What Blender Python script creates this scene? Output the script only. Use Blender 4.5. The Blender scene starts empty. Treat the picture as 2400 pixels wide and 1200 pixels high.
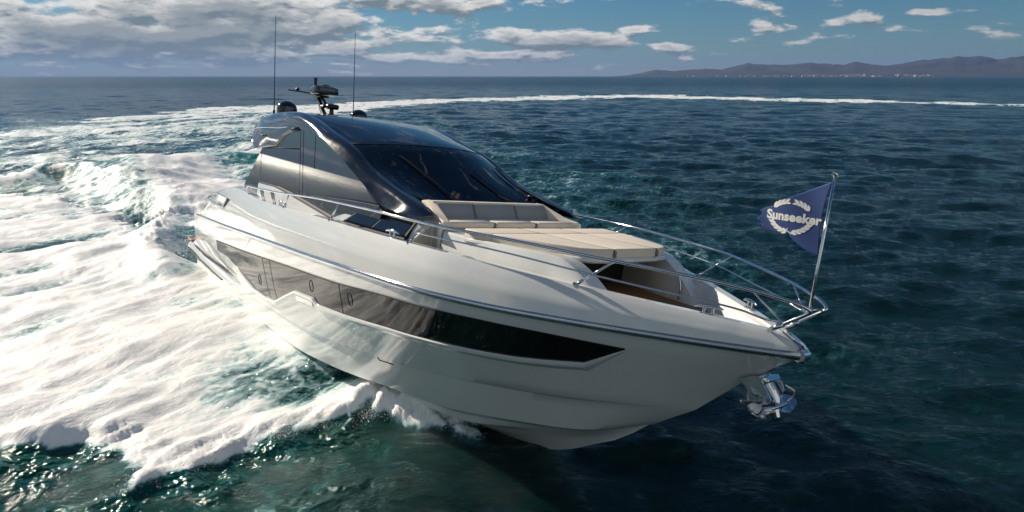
import bpy, bmesh, math, random
import numpy as np
from mathutils import Matrix, Vector

# ---------------------------------------------------------------- camera, sun, sky
SC = bpy.context.scene
COL = SC.collection
CAM_H = 6.5
cam_data = bpy.data.cameras.new('camera')
cam = bpy.data.objects.new('camera', cam_data); COL.objects.link(cam)
cam_data.sensor_width = 36.0
cam_data.lens = 1535.9 / 2400 * 36.0
cam_data.clip_start = 0.2
cam_data.clip_end = 80000
cam.location = (0, 0, CAM_H)
cam.rotation_euler = (math.radians(90 - 15.35), 0, 0)
SC.camera = cam
SC.view_settings.view_transform = 'Standard'
SC.view_settings.look = 'None'
SC.view_settings.gamma = 1
SC.view_settings.exposure = 0.45
SC.render.engine = 'CYCLES'
SC.cycles.max_bounces = 8
SC.cycles.sample_clamp_indirect = 6
SC.cycles.caustics_reflective = False
SC.cycles.caustics_refractive = False

SUN_AZ = math.radians(-56.5)      # clockwise from +Y, so the sun stands to the left and a little beyond
SUN_EL = math.radians(28.5)
SUN_DIR = Vector((math.sin(SUN_AZ)*math.cos(SUN_EL), math.cos(SUN_AZ)*math.cos(SUN_EL), math.sin(SUN_EL)))
sun_data = bpy.data.lights.new('sun', 'SUN')
sun_data.energy = 4.2
sun_data.angle = math.radians(0.5)
sun_data.color = (1.0, .89, .74)
sun = bpy.data.objects.new('sun', sun_data); COL.objects.link(sun)
sun.rotation_euler = SUN_DIR.to_track_quat('Z', 'Y').to_euler()
sun.location = SUN_DIR * 60

class NT:
    """small helper that writes shader nodes"""
    def __init__(self, tree): self.t = tree
    def n(self, kind, ins=None, **kw):
        nd = self.t.nodes.new(kind)
        for k, v in kw.items(): setattr(nd, k, v)
        for k, v in (ins or {}).items(): self.put(nd.inputs[k], v)
        return nd
    def put(self, sock, v):
        if isinstance(v, bpy.types.NodeSocket): self.t.links.new(v, sock)
        elif isinstance(v, bpy.types.Node): self.t.links.new(v.outputs[0], sock)
        else: sock.default_value = v
    def m(self, op, a, b=0.0, c=0.0, clamp=False):
        nd = self.t.nodes.new('ShaderNodeMath'); nd.operation = op; nd.use_clamp = clamp
        for i, v in enumerate((a, b, c)): self.put(nd.inputs[i], v)
        return nd.outputs[0]
    def mix(self, f, a, b):
        nd = self.t.nodes.new('ShaderNodeMix'); nd.data_type = 'RGBA'
        self.put(nd.inputs[0], f); self.put(nd.inputs[6], a); self.put(nd.inputs[7], b)
        return nd.outputs[2]
    def step(self, v, lo, hi):
        nd = self.t.nodes.new('ShaderNodeMapRange'); nd.interpolation_type = 'SMOOTHSTEP'
        self.put(nd.inputs[0], v); nd.inputs[1].default_value = lo; nd.inputs[2].default_value = hi
        return nd.outputs[0]
    def noise(self, vec, scale, detail=4, rough=.55, dim='3D', dist=0.0):
        nd = self.t.nodes.new('ShaderNodeTexNoise'); nd.noise_dimensions = dim
        self.put(nd.inputs['Vector'], vec); nd.inputs['Scale'].default_value = scale
        nd.inputs['Detail'].default_value = detail; nd.inputs['Roughness'].default_value = rough
        nd.inputs['Distortion'].default_value = dist
        return nd.outputs[0]
    def xyz(self, x, y, z):
        nd = self.t.nodes.new('ShaderNodeCombineXYZ')
        for i, v in enumerate((x, y, z)): self.put(nd.inputs[i], v)
        return nd.outputs[0]

# the sky: Nishita daylight with a broken cumulus layer low over the sea, thick towards the sun
world = bpy.data.worlds.new('World'); SC.world = world
world.use_nodes = True
wt = world.node_tree; wt.nodes.clear(); W = NT(wt)
sky = W.n('ShaderNodeTexSky', sky_type='NISHITA', sun_disc=False)
sky.sun_elevation = SUN_EL; sky.sun_rotation = SUN_AZ
sky.altitude = 0; sky.air_density = 1.0; sky.dust_density = 0.1; sky.ozone_density = 2.5
SKY_STRENGTH = 0.075
tc = W.n('ShaderNodeTexCoord')
sx = W.n('ShaderNodeSeparateXYZ', {0: tc.outputs['Generated']})
X, Y, Z = sx.outputs
az = W.m('ARCTAN2', X, Y)                       # radians, 0 straight over the camera's view
el = W.m('ARCSINE', W.m('MINIMUM', W.m('MAXIMUM', Z, -1.0), 1.0))
def cloud_density(daz, dele):
    a = W.m('ADD', az, daz); e = W.m('ADD', el, dele)
    # puffs are rounder higher up and flatten into thin banks near the horizon
    wv = W.noise(W.xyz(W.m('MULTIPLY', a, 9.0), W.m('MULTIPLY', e, 16.0), 9.1), 1.0, 3, .5)
    sq = W.m('MULTIPLY', W.m('POWER', W.m('MAXIMUM', e, .0005), .85), 33.0)
    v = W.xyz(W.m('MULTIPLY_ADD', wv, .5, W.m('MULTIPLY', a, 13.5)), W.m('MULTIPLY_ADD', wv, .3, sq), 3.7)
    n1 = W.m('MULTIPLY_ADD', W.noise(v, 1.0, 10, .58), .8, W.m('MULTIPLY', W.noise(v, .45, 2, .5), .25))
    # where banks of cloud stand: (azimuth deg, elevation deg, half width, half height, amount)
    cov = -0.30
    acc = None
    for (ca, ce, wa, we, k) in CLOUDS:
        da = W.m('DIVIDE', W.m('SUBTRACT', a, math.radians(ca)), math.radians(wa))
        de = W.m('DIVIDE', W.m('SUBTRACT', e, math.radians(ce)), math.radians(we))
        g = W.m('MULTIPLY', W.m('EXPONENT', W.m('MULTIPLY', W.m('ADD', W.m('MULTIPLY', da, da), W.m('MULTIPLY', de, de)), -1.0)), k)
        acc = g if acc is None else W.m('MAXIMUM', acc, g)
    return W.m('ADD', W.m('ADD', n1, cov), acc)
def px_dir(px, py):
    return math.degrees(math.atan((px - 1200)/1592.0)), math.degrees(math.atan((178.5 - py)/1592.0*math.cos(math.atan((px-1200)/1592.0))))
CLOUDS = []
for (px, py, wx, wy, k) in [(230, 90, 420, 60, .36), (560, 50, 330, 75, .36), (720, 110, 200, 40, .30), (40, 60, 200, 40, .3),
                            (960, 15, 190, 30, .30), (960, 70, 90, 14, .22), (1260, 97, 200, 24, .27), (1130, 130, 260, 22, .24),
                            (1490, 80, 45, 14, .24), (1440, 5, 45, 10, .22), (1570, 115, 70, 14, .21), (1790, 66, 90, 26, .27), (1720, 100, 50, 20, .2),
                            (1975, 58, 62, 18, .27), (1930, 87, 70, 10, .22), (2070, 75, 35, 11, .22), (1920, 5, 60, 9, .2), (2190, 34, 120, 8, .17), (1690, 128, 30, 9, .2)]:
    a, e = px_dir(px, py)
    CLOUDS.append((a, e, wx/1592*57.3, wy/1592*57.3, k - (.04 if px > 1400 else 0)))
CLOUDS += [(-95, 12, 45, 11, .30), (125, 16, 35, 12, .30), (176, 26, 40, 20, .34), (-160, 24, 40, 18, .34)]  # unseen clouds; the bank behind the camera is added fill for the hull
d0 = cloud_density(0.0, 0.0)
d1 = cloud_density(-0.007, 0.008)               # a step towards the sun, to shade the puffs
mask = W.step(d0, .295, .40)
fine = W.noise(W.xyz(W.m('MULTIPLY', az, 60.0), W.m('MULTIPLY', el, 95.0), 1.3), 1.0, 8, .62)
lit = W.step(W.m('ADD', W.m('SUBTRACT', d0, d1), W.m('MULTIPLY', W.m('SUBTRACT', fine, .5), .13)), -.085, .085)
thick = W.step(W.m('MULTIPLY_ADD', fine, .12, d0), .40, .66)
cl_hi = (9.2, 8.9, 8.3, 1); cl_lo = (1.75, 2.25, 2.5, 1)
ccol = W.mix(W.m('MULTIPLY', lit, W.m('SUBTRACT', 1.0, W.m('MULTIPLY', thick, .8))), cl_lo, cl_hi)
# clouds abeam of the sun dimmed, those opposite boosted as fill light
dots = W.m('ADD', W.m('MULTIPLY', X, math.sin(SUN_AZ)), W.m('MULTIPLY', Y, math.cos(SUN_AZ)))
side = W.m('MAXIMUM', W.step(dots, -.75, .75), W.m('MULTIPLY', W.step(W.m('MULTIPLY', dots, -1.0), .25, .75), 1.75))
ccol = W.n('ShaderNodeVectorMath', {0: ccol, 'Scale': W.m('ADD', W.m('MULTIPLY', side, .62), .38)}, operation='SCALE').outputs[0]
base = W.n('ShaderNodeVectorMath', {0: sky.outputs[0], 1: (.22, .44, .58)}, operation='MULTIPLY')
# grey sea haze lying along the horizon, warmer and lighter towards the sun
hz = W.m('EXPONENT', W.m('MULTIPLY', W.m('MAXIMUM', el, 0.0), -24.0))
hcol = W.mix(side, (.9, 1.85, 2.1, 1), (2.7, 3.15, 3.4, 1))
lowsky = W.mix(W.m('MULTIPLY', hz, .93), base.outputs[0], hcol)
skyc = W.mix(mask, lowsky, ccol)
skyc = W.mix(W.m('MULTIPLY', W.m('EXPONENT', W.m('MULTIPLY', W.m('MAXIMUM', el, 0.0), -90.0)), .85), skyc, hcol)
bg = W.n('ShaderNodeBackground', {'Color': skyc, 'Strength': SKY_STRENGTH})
wo = W.n('ShaderNodeOutputWorld', {0: bg.outputs[0]})

# ---------------------------------------------------------------- materials
def mat(name, col=(.8, .8, .8), rough=.5, metal=0.0, coat=0.0, spec=.5, ior=1.5, bump=None, var=0.0, vscale=3.0):
    m = bpy.data.materials.new(name); m.use_nodes = True
    t = m.node_tree; b = t.nodes['Principled BSDF']; q = NT(t)
    b.inputs['Base Color'].default_value = (*col, 1)
    b.inputs['Roughness'].default_value = rough
    b.inputs['Metallic'].default_value = metal
    b.inputs['Coat Weight'].default_value = coat
    b.inputs['Coat Roughness'].default_value = .02
    b.inputs['IOR'].default_value = ior
    b.inputs['Specular IOR Level'].default_value = spec
    tcx = q.n('ShaderNodeTexCoord')
    if var:
        n = q.noise(tcx.outputs['Object'], vscale, 5)
        f = q.m('MULTIPLY_ADD', n, var*2, 1 - var)
        mx = q.n('ShaderNodeVectorMath', {0: (*col,), 'Scale': f}, operation='SCALE')
        t.links.new(mx.outputs[0], b.inputs['Base Color'])
        r = q.m('MULTIPLY_ADD', n, .12, rough - .06, clamp=True)
        t.links.new(r, b.inputs['Roughness'])
    if bump:
        n2 = q.noise(tcx.outputs['Object'], bump[0], 5)
        bm_ = q.n('ShaderNodeBump', {'Height': n2, 'Strength': bump[1], 'Distance': bump[2]})
        t.links.new(bm_.outputs[0], b.inputs['Normal'])
    return m
M = {}
M['gelcoat'] = mat('white_gelcoat', (.80, .81, .785), .16, coat=1.0, var=.02, vscale=.8, bump=(.9, .025, .03))
M['deck_white'] = mat('white_nonslip_deck', (.74, .72, .68), .5, var=.05, vscale=6, bump=(160, .12, .002))
M['beige'] = mat('beige_moulding', (.62, .54, .44), .35, coat=.2, var=.04)
M['steel'] = mat('polished_steel', (.72, .72, .72), .07, metal=1.0, var=.05, vscale=4)
M['rub_steel'] = mat('steel_strake', (.50, .52, .55), .10, metal=1.0, var=.05, vscale=4)
M['hull_glass'] = mat('tinted_hull_glass', (.008, .008, .008), .02, spec=.5, ior=1.48, bump=(.7, .012, .02))
M['side_glass'] = mat('mirror_tinted_glass', (.010, .011, .013), .015, spec=1.0, ior=1.95, bump=(.8, .01, .02))
M['screen_glass'] = mat('dark_windscreen_glass', (.003, .005, .010), .03, spec=.4, ior=1.5)
M['roof_dark'] = mat('dark_gloss_roof', (.006, .009, .018), .08, coat=.0, spec=.5, ior=1.5, var=.08)
M['arch'] = mat('silver_grey_gloss_arch', (.17, .17, .18), .07, metal=.92, coat=.3, var=.05)
M['arch_dark'] = mat('gunmetal_gloss_pillar', (.008, .010, .016), .09, metal=.0, coat=.2, var=.05)
M['black'] = mat('black_plastic', (.012, .012, .014), .35, var=.15, vscale=9)
M['black_gloss'] = mat('black_gloss', (.010, .010, .012), .12, coat=.8, var=.1)
M['seam'] = mat('dark_rubber_and_gap_shade', (.012, .012, .012), .6, spec=.2, var=.1)
M['cushion'] = mat('cream_upholstery', (.74, .66, .55), .75, var=.06, vscale=5, bump=(7, .35, .012))
M['cushion_shade'] = mat('shaded_upholstery', (.30, .31, .32), .75, var=.05, vscale=14, bump=(300, .15, .001))  # grey stands for the shade on the forward-facing backrest
M['piping'] = mat('grey_band_upholstery', (.16, .16, .17), .7, var=.05, vscale=14)
M['dark_void'] = mat('dark_opening_shade', (.03, .028, .026), .6, var=.2)
M['navy_flag'] = mat('navy_flag_cloth', (.026, .060, .20), .8, var=.10, vscale=9, bump=(120, .2, .002))
M['flag_white'] = mat('white_flag_print', (.78, .78, .76), .8, var=.03)
M['galv'] = mat('bright_anchor_steel', (.55, .57, .58), .18, metal=1.0, var=.2, vscale=12)
def teak_mat():
    m = bpy.data.materials.new('teak_planks'); m.use_nodes = True
    t = m.node_tree; b = t.nodes['Principled BSDF']; q = NT(t)
    tcx = q.n('ShaderNodeTexCoord'); s = q.n('ShaderNodeSeparateXYZ', {0: tcx.outputs['Object']})
    g = q.noise(q.xyz(q.m('MULTIPLY', s.outputs[0], 2.0), q.m('MULTIPLY', s.outputs[1], 40.0), 0.0), 1.0, 5)
    ln = q.m('ABSOLUTE', q.m('SUBTRACT', q.m('FRACT', q.m('MULTIPLY', s.outputs[1], 16.0)), .5))
    caulk = q.step(ln, .40, .46)
    c = q.mix(g, (.26, .13, .055, 1), (.42, .24, .11, 1))
    t.links.new(q.mix(caulk, c, (.02, .02, .02, 1)), b.inputs['Base Color'])
    b.inputs['Roughness'].default_value = .6
    return m
M['teak'] = teak_mat()

# ---------------------------------------------------------------- helpers
def link(name, verts, faces, m, parent=None, smooth=None, loc=None):
    me = bpy.data.meshes.new(name)
    me.from_pydata([tuple(float(c) for c in v) for v in verts], [], [tuple(int(i) for i in f) for f in faces])
    me.validate()
    for mm in (m if isinstance(m, (list, tuple)) else [m]):
        me.materials.append(M[mm] if isinstance(mm, str) else mm)
    if smooth is not None:
        me.polygons.foreach_set('use_smooth', [True]*len(me.polygons))
        if smooth < 180: me.set_sharp_from_angle(angle=math.radians(smooth))
    me.update()
    o = bpy.data.objects.new(name, me); COL.objects.link(o)
    if parent is not None: o.parent = parent
    return o
def tag(o, label=None, cat=None, group=None, kind=None):
    for k, v in (('label', label), ('category', cat), ('group', group), ('kind', kind)):
        if v: o[k] = v
    return o
class MB:
    """collects shapes for ONE mesh object"""
    def __init__(self): self.v = []; self.f = []
    def add(self, vs, fs):
        k = len(self.v); self.v += [tuple(p) for p in vs]; self.f += [tuple(i + k for i in f) for f in fs]
    def build(self, name, m, parent=None, smooth=35): return link(name, self.v, self.f, m, parent, smooth)
    def grid(self, rows, flip=False, close=False):
        n = len(rows[0]); vs = [p for r in rows for p in r]; fs = []
        for i in range(len(rows) - 1):
            for j in range(n if close else n - 1):
                a, b = i*n + j, i*n + (j + 1) % n
                q = (a, b, b + n, a + n)
                fs.append(q[::-1] if flip else q)
        self.add(vs, fs)
    def tube(self, path, r, n=8, caps=True):
        P = [Vector(p) for p in path]; rows = []
        R = r if isinstance(r, (list, tuple)) else [r]*len(P)
        t0 = (P[1] - P[0]).normalized()
        up = Vector((0, 0, 1)) if abs(t0.z) < .9 else Vector((1, 0, 0))
        nrm = (up - t0*up.dot(t0)).normalized()
        for i, p in enumerate(P):
            if i == 0: t = t0
            elif i == len(P) - 1: t = (P[i] - P[i-1]).normalized()
            else: t = ((P[i+1] - P[i]).normalized() + (P[i] - P[i-1]).normalized()).normalized()
            nrm = (nrm - t*nrm.dot(t)).normalized(); bn = t.cross(nrm)
            rows.append([p + (nrm*math.cos(2*math.pi*k/n) + bn*math.sin(2*math.pi*k/n))*R[i] for k in range(n)])
        k0 = len(self.v)
        self.grid(rows, close=True)
        if caps:
            self.f.append(tuple(k0 + j for j in range(n))[::-1])
            self.f.append(tuple(k0 + (len(P) - 1)*n + j for j in range(n)))
    def box(self, c, s, rot=None, bev=0.0):
        x, y, z = (a/2 for a in s)
        if bev <= 0:
            pts = [(sx*x, sy*y, sz*z) for sz in (-1, 1) for sx, sy in ((-1, -1), (1, -1), (1, 1), (-1, 1))]
            fs = [(0, 3, 2, 1), (4, 5, 6, 7), (0, 1, 5, 4), (1, 2, 6, 5), (2, 3, 7, 6), (3, 0, 4, 7)]
        else:
            b = min(bev, x*.9, y*.9, z*.9); pts = []; fs = []
            def ring(xx, yy, zz):
                return [(xx, -yy + b, zz), (xx, yy - b, zz), (xx - b, yy, zz), (-xx + b, yy, zz), (-xx, yy - b, zz), (-xx, -yy + b, zz), (-xx + b, -yy, zz), (xx - b, -yy, zz)]
            rs = [ring(x - b*.8, y - b*.8, -z), ring(x, y, -z + b), ring(x, y, z - b), ring(x - b*.8, y - b*.8, z)]
            pts = [p for r in rs for p in r]
            for i in range(3):
                for j in range(8): fs.append((i*8 + j, i*8 + (j+1) % 8, i*8 + 8 + (j+1) % 8, i*8 + 8 + j))
            fs.append(tuple(range(8))[::-1]); fs.append(tuple(range(24, 32)))
        c = Vector(c)
        self.add([(rot @ Vector(p) if rot else Vector(p)) + c for p in pts], fs)
    def prism(self, poly, lo, hi):
        """poly: 3D points of one side, lo/hi offset vectors of the two sides"""
        n = len(poly); lo = Vector(lo); hi = Vector(hi)
        vs = [Vector(p) + lo for p in poly] + [Vector(p) + hi for p in poly]
        fs = [tuple(range(n))[::-1], tuple(range(n, 2*n))] + [(i, (i+1) % n, n + (i+1) % n, n + i) for i in range(n)]
        self.add(vs, fs)
    def dome(self, c, r, h, neck, n=20, m=8):
        """radome: cylinder neck then half ellipsoid"""
        cx, cy, cz = c; rows = []
        prof = [(r*.93, 0), (r, .05), (r, neck)] + [(r*math.cos(a), neck + h*math.sin(a)) for a in [math.pi/2*k/m for k in range(1, m)]] + [(r*.02, neck + h)]
        for (rr, zz) in prof: rows.append([(cx + rr*math.cos(2*math.pi*k/n), cy + rr*math.sin(2*math.pi*k/n), cz + zz) for k in range(n)])
        self.grid(rows, close=True)
        k0 = len(self.v) - n; self.f.append(tuple(range(k0, k0 + n)))
def smooth_path(P, sub=6):
    P = [Vector(p) for p in P]; out = []
    for i in range(len(P) - 1):
        p0 = P[max(i-1, 0)]; p1 = P[i]; p2 = P[i+1]; p3 = P[min(i+2, len(P)-1)]
        for k in range(sub):
            t = k/sub
            out.append(.5*((2*p1) + (p2 - p0)*t + (2*p0 - 5*p1 + 4*p2 - p3)*t*t + (3*p1 - p0 - 3*p2 + p3)*t**3))
    out.append(P[-1]); return out
def sides(): return (-1, 1)

def pchip(xs, ys):
    xs = np.asarray(xs, float); ys = np.asarray(ys, float)
    h = np.diff(xs); d = np.diff(ys) / h
    m = np.zeros(len(xs)); m[0] = d[0]; m[-1] = d[-1]
    for i in range(1, len(xs) - 1):
        if d[i-1] * d[i] > 0:
            w1 = 2*h[i] + h[i-1]; w2 = h[i] + 2*h[i-1]
            m[i] = (w1 + w2) / (w1/d[i-1] + w2/d[i])
    def f(x):
        x = np.asarray(x, float); xc = np.clip(x, xs[0], xs[-1])
        i = np.clip(np.searchsorted(xs, xc, side='right') - 1, 0, len(xs) - 2)
        t = (xc - xs[i]) / h[i]
        return ((2*t**3 - 3*t**2 + 1)*ys[i] + (t**3 - 2*t**2 + t)*h[i]*m[i]
                + (-2*t**3 + 3*t**2)*ys[i+1] + (t**3 - t**2)*h[i]*m[i+1])
    return f
# half breadth of the rubbing strake and the longitudinal lines of the hull (x aft -> forward, metres)
rub_y = pchip([0, 1.1, 5, 9, 12, 14, 15.1, 16.5, 17.5, 18, 19.07, 19.77, 20.1, 20.17],
              [2.26, 2.33, 2.52, 2.6, 2.6, 2.55, 2.44, 2.05, 1.61, 1.36, .74, .30, .09, .03])
rub_z = pchip([0, 1.11, 4.55, 7.23, 9.3, 10.87, 12.64, 14.1, 15.7, 16.8, 17.7, 18.5, 19.1, 19.6, 20.17],
              [1.42, 1.471, 1.62, 1.739, 1.816, 1.871, 1.951, 2.0, 2.045, 2.068, 2.091, 2.112, 2.126, 2.14, 2.164])
gun_z = pchip([1.0, 1.1, 1.5, 2.0, 3.0, 4.0, 5.2, 6.2, 7.1, 8.9, 10.4, 12.2, 14.5, 15.4, 16.6, 17.5, 18.4, 19, 19.5, 19.9, 20.12],
              [1.5, 1.62, 1.95, 2.2, 2.5, 2.66, 2.75, 2.71, 2.645, 2.66, 2.685, 2.70, 2.71, 2.70, 2.645, 2.585, 2.52, 2.475, 2.43, 2.37, 2.28])
def gun_y(x):
    x = np.asarray(x, float)
    return np.maximum(rub_y(x) - np.interp(x, [0, 19.5, 19.9, 20.12], [.15, .15, .10, .02]), .02)
# (y(x), z(x), x at the stem)
LINES = [
 (lambda x: 0*np.asarray(x, float), pchip([0, 3, 8, 12, 14.6, 15.36, 15.93, 16.45, 17.0, 17.36], [-.95, -1.05, -1.15, -1.17, -1.12, -1.0, -.83, -.6, -.28, -.074]), 17.36),
 (pchip([0, 9, 12, 14, 16, 17.7], [1.1, 1.1, 1.0, .75, .36, 0]), pchip([0, 8, 12, 14.5, 16, 17, 17.7], [-.72, -.93, -.86, -.76, -.46, -.12, .18]), 17.7),
 (pchip([0, 9, 11, 13, 15, 16, 17, 18.0], [2.0, 2.0, 1.9, 1.6, 1.1, .76, .42, 0]), pchip([0, 4.3, 7.9, 9, 12, 13.2, 14.3, 15.45, 16.25, 17.1, 18.0], [-.47, -.59, -.67, -.66, -.49, -.40, -.36, -.21, -.09, .08, .44]), 18.0),
 (pchip([0, 9, 11, 13, 15, 16, 17, 18.06], [2.14, 2.14, 2.05, 1.75, 1.26, .92, .55, 0]), pchip([0, 4.3, 7.9, 9, 12, 13.2, 14.3, 15.45, 16.25, 17.1, 18.06], [-.43, -.55, -.63, -.62, -.45, -.36, -.32, -.17, -.05, .11, .47]), 18.06),
 (pchip([0, 5, 9.5, 13, 15, 16, 17, 18, 18.756], [2.15, 2.25, 2.26, 2.07, 1.66, 1.32, .93, .46, 0]), pchip([0, 5, 9.7, 13, 14.57, 15.76, 16.9, 18.1, 18.756], [-.1, -.03, .06, .29, .42, .53, .66, .84, .955]), 18.756),
 (pchip([0, 5, 9.5, 13, 15, 16, 17, 18, 18.80], [2.20, 2.31, 2.33, 2.145, 1.735, 1.395, 1.0, .51, 0]), pchip([0, 5, 9.7, 13, 14.57, 15.76, 16.9, 18.1, 18.80], [-.08, -.01, .085, .325, .455, .565, .70, .88, .995]), 18.80),
 (pchip([0, 3, 5, 9, 12, 14, 15.1, 16.5, 17.5, 18.5, 19.41], [2.2, 2.33, 2.40, 2.48, 2.46, 2.36, 2.2, 1.72, 1.22, .66, 0]), pchip([0, 5, 9, 12, 14, 15.5, 17, 18, 19.41], [.55, .62, .72, .95, 1.12, 1.25, 1.38, 1.47, 1.58]), 19.41),
 (pchip([0, 3, 5, 9, 12, 14, 15.1, 16.5, 17.5, 18.5, 19.3, 19.83], [2.25, 2.4, 2.48, 2.56, 2.56, 2.50, 2.37, 1.95, 1.49, .94, .42, 0]), pchip([0, 3.6, 7.9, 9.6, 12.4, 14.2, 15.9, 17.3, 18.3, 19.83], [.95, 1.05, 1.31, 1.42, 1.58, 1.73, 1.8, 1.85, 1.87, 1.92]), 19.83),
 (lambda x: rub_y(x), lambda x: rub_z(x), 20.17),
]
def hull_section(x):
    P = [(float(zf(x)), float(yf(x))) for yf, zf, xe in LINES if x < xe]
    return P
def hull_y(x, z):
    P = hull_section(x)
    zs = [p[0] for p in P]; ys = [p[1] for p in P]
    if z >= zs[-1]:
        gz = float(gun_z(x)); gy = float(gun_y(x))
        t = min(max((z - zs[-1]) / max(gz - zs[-1], 1e-3), 0), 1)
        return ys[-1] + (gy - ys[-1])*t + .05*4*t*(1-t)*min(1, (20.1-x)/.8)
    return float(np.interp(z, zs, ys))

# ---------------------------------------------------------------- where the boat runs (heeling into a port turn, bow lifted)
BR = np.array([[0.61939, 0.78011, 0.08823], [-0.78416, 0.60929, 0.11777], [0.03811, -0.14213, 0.98911]])
BT = np.array([-9.107, 22.964, -6.214 + CAM_H])
BOAT_M = Matrix(((*BR[0], BT[0]), (*BR[1], BT[1]), (*BR[2], BT[2]), (0, 0, 0, 1)))

# ---------------------------------------------------------------- the sea: one sheet from under the camera to the horizon
def poly_sd(px, py, poly):
    """signed distance to a polygon, positive inside"""
    d = np.full(px.shape, 1e9); inside = np.zeros(px.shape, bool); n = len(poly)
    for i in range(n):
        ax, ay = poly[i]; bx, by = poly[(i+1) % n]
        ex, ey = bx-ax, by-ay; wx, wy = px-ax, py-ay
        t = np.clip((wx*ex + wy*ey)/(ex*ex + ey*ey + 1e-9), 0, 1)
        d = np.minimum(d, (wx-ex*t)**2 + (wy-ey*t)**2)
        c = ((ay > py) != (by > py)) & (px < (bx-ax)*(py-ay)/((by-ay) if by != ay else 1e-9) + ax)
        inside ^= c
    d = np.sqrt(d); return np.where(inside, d, -d)
def line_d(px, py, line):
    """distance, side (positive left of the line) and position along it"""
    d = np.full(px.shape, 1e9); sd = np.zeros(px.shape); al = np.zeros(px.shape); n = len(line)
    for i in range(n-1):
        ax, ay = line[i]; bx, by = line[i+1]
        ex, ey = bx-ax, by-ay; wx, wy = px-ax, py-ay
        t = np.clip((wx*ex + wy*ey)/(ex*ex + ey*ey + 1e-9), 0, 1)
        q = np.hypot(wx-ex*t, wy-ey*t); k = q < d
        d = np.where(k, q, d); sd = np.where(k, np.sign(ex*wy - ey*wx), sd); al = np.where(k, (i+t)/(n-1), al)
    return d, sd, al
def hash2(ix, iy, s): 
    h = np.sin(ix*127.1 + iy*311.7 + s*74.7)*43758.5453
    return h - np.floor(h)
def vnoise(x, y, s=0):
    ix, iy = np.floor(x), np.floor(y); fx, fy = x-ix, y-iy
    fx = fx*fx*(3-2*fx); fy = fy*fy*(3-2*fy)
    a = hash2(ix, iy, s); b = hash2(ix+1, iy, s); c = hash2(ix, iy+1, s); d = hash2(ix+1, iy+1, s)
    return a + (b-a)*fx + (c-a)*fy + (a-b-c+d)*fx*fy
def fbm(x, y, s=0, o=5, g=.5):
    r = 0; k = 1; t = 0
    for i in range(o):
        r = r + k*vnoise(x, y, s+i); t += k; k *= g; x, y = x*2.03 + 17.1, y*2.03 + 5.3
    return r/t
def sst(x, a, b):
    t = np.clip((x-a)/(b-a), 0, 1); return t*t*(3-2*t)
# outlines of the broken water on the sea, metres
SHEET = [(0.6, 11.2), (-0.45, 11.05), (-0.95, 11.0), (-1.53, 11.11), (-2.22, 11.39), (-2.73, 11.48), (-2.96, 11.06), (-3.55, 11.18), (-4.03, 10.91), (-4.32, 10.6), (-4.57, 10.45), (-4.77, 10.17), (-5.11, 9.94), (-5.46, 9.6), (-5.76, 9.36), (-5.97, 9.1), (-6.23, 9.33), (-6.54, 9.83), (-7.19, 10.24), (-7.88, 10.27), (-8.32, 10.03), (-8.78, 9.97), (-11.64, 10.68), (-20.79, 17.79), (-34, 33.2), (-28, 36), (-22.97, 34), (-19.04, 31.2), (-15.42, 27.5), (-12.24, 23.2), (-8, 22), (-4, 19), (1.5, 12.5)]
TRACK = [(-60.81, 86.7), (-65.39, 102.38), (-69.15, 124.83), (-65.01, 142.05), (-55.06, 154.84), (-43.17, 170.11), (-24.81, 195.81), (0.0, 220.77), (39.04, 246.95), (65.64, 230.55), (83.76, 203.49), (103.88, 182.07), (123.47, 162.12), (127.82, 154.84), (150, 132), (146, 124), (117.38, 142.05), (114.59, 150.33), (94.06, 164.7), (78.08, 175.89), (65.77, 188.69), (39.43, 207.55), (0.0, 185.32), (-20.58, 162.12), (-28.38, 131.2), (-27.5, 97.49), (-18, 66), (-9, 48), (-6, 38), (-8, 26), (-12.07, 23), (-14.12, 27.08), (-19.58, 34.5), (-26.66, 42.94), (-31.53, 43.9), (-32.98, 42.01), (-39.58, 40.27), (-61.64, 63.69), (-60, 66), (-58, 75.68)]
CREST = [(-34, 36), (-29.65, 39.01), (-30.01, 41.6), (-28.0, 42.6), (-25.02, 40.7), (-20.84, 36.01), (-16.86, 30.65), (-13.68, 26.24), (-11.72, 23.18)]
MOUND = [(-23.5, 42), (-22.06, 46), (-20.09, 48.0), (-17, 47.5), (-13, 45)]
TROUGH = [(-23, 37.2), (-20.0, 34.4), (-17.08, 30.4), (-13.6, 25.8), (-11.67, 23.2)]
PLUME = [(-32.39, 55.6), (-23.6, 45.25), (-18.49, 38.06), (-12, 29)]
RIB = [(-18.0, 33.5), (-14.96, 27.87), (-13.0, 23.2), (-11.2, 20.5)]
ROOT = [(-3.03, 12.08), (-2.28, 11.72), (-1.55, 11.3), (-0.91, 10.91), (-0.54, 10.64), (0.0, 10.24), (0.22, 10.05)]
rng = np.random.default_rng(11)
WAVES = []
for i in range(84):
    lam = .40*(16/.40)**(i/83.0)
    th = math.radians(rng.normal(78, 27))
    steep = .041*(1.0 if lam < 2.4 else (2.4/lam)**.75)
    WAVES.append((lam, math.cos(th), math.sin(th), steep*lam/(2*math.pi), rng.uniform(0, 6.283)))
def sea_height(x, y, spacing):
    h = np.zeros(x.shape)
    wx = x + .5*np.sin(y*.21 + 1) ; wy = y + .5*np.sin(x*.17)
    for lam, cx, cy, a, ph in WAVES:
        k = 2*math.pi/lam
        att = sst(lam/np.maximum(spacing, 1e-3), 2.0, 3.6)
        s = np.sin(k*(wx*cx + wy*cy) + ph)
        h += a*att*(s + .25*(s*s - .5)*1.3)
    gust = .65 + .7*fbm(x*.03, y*.03, 5, 3)
    return h*gust
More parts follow.
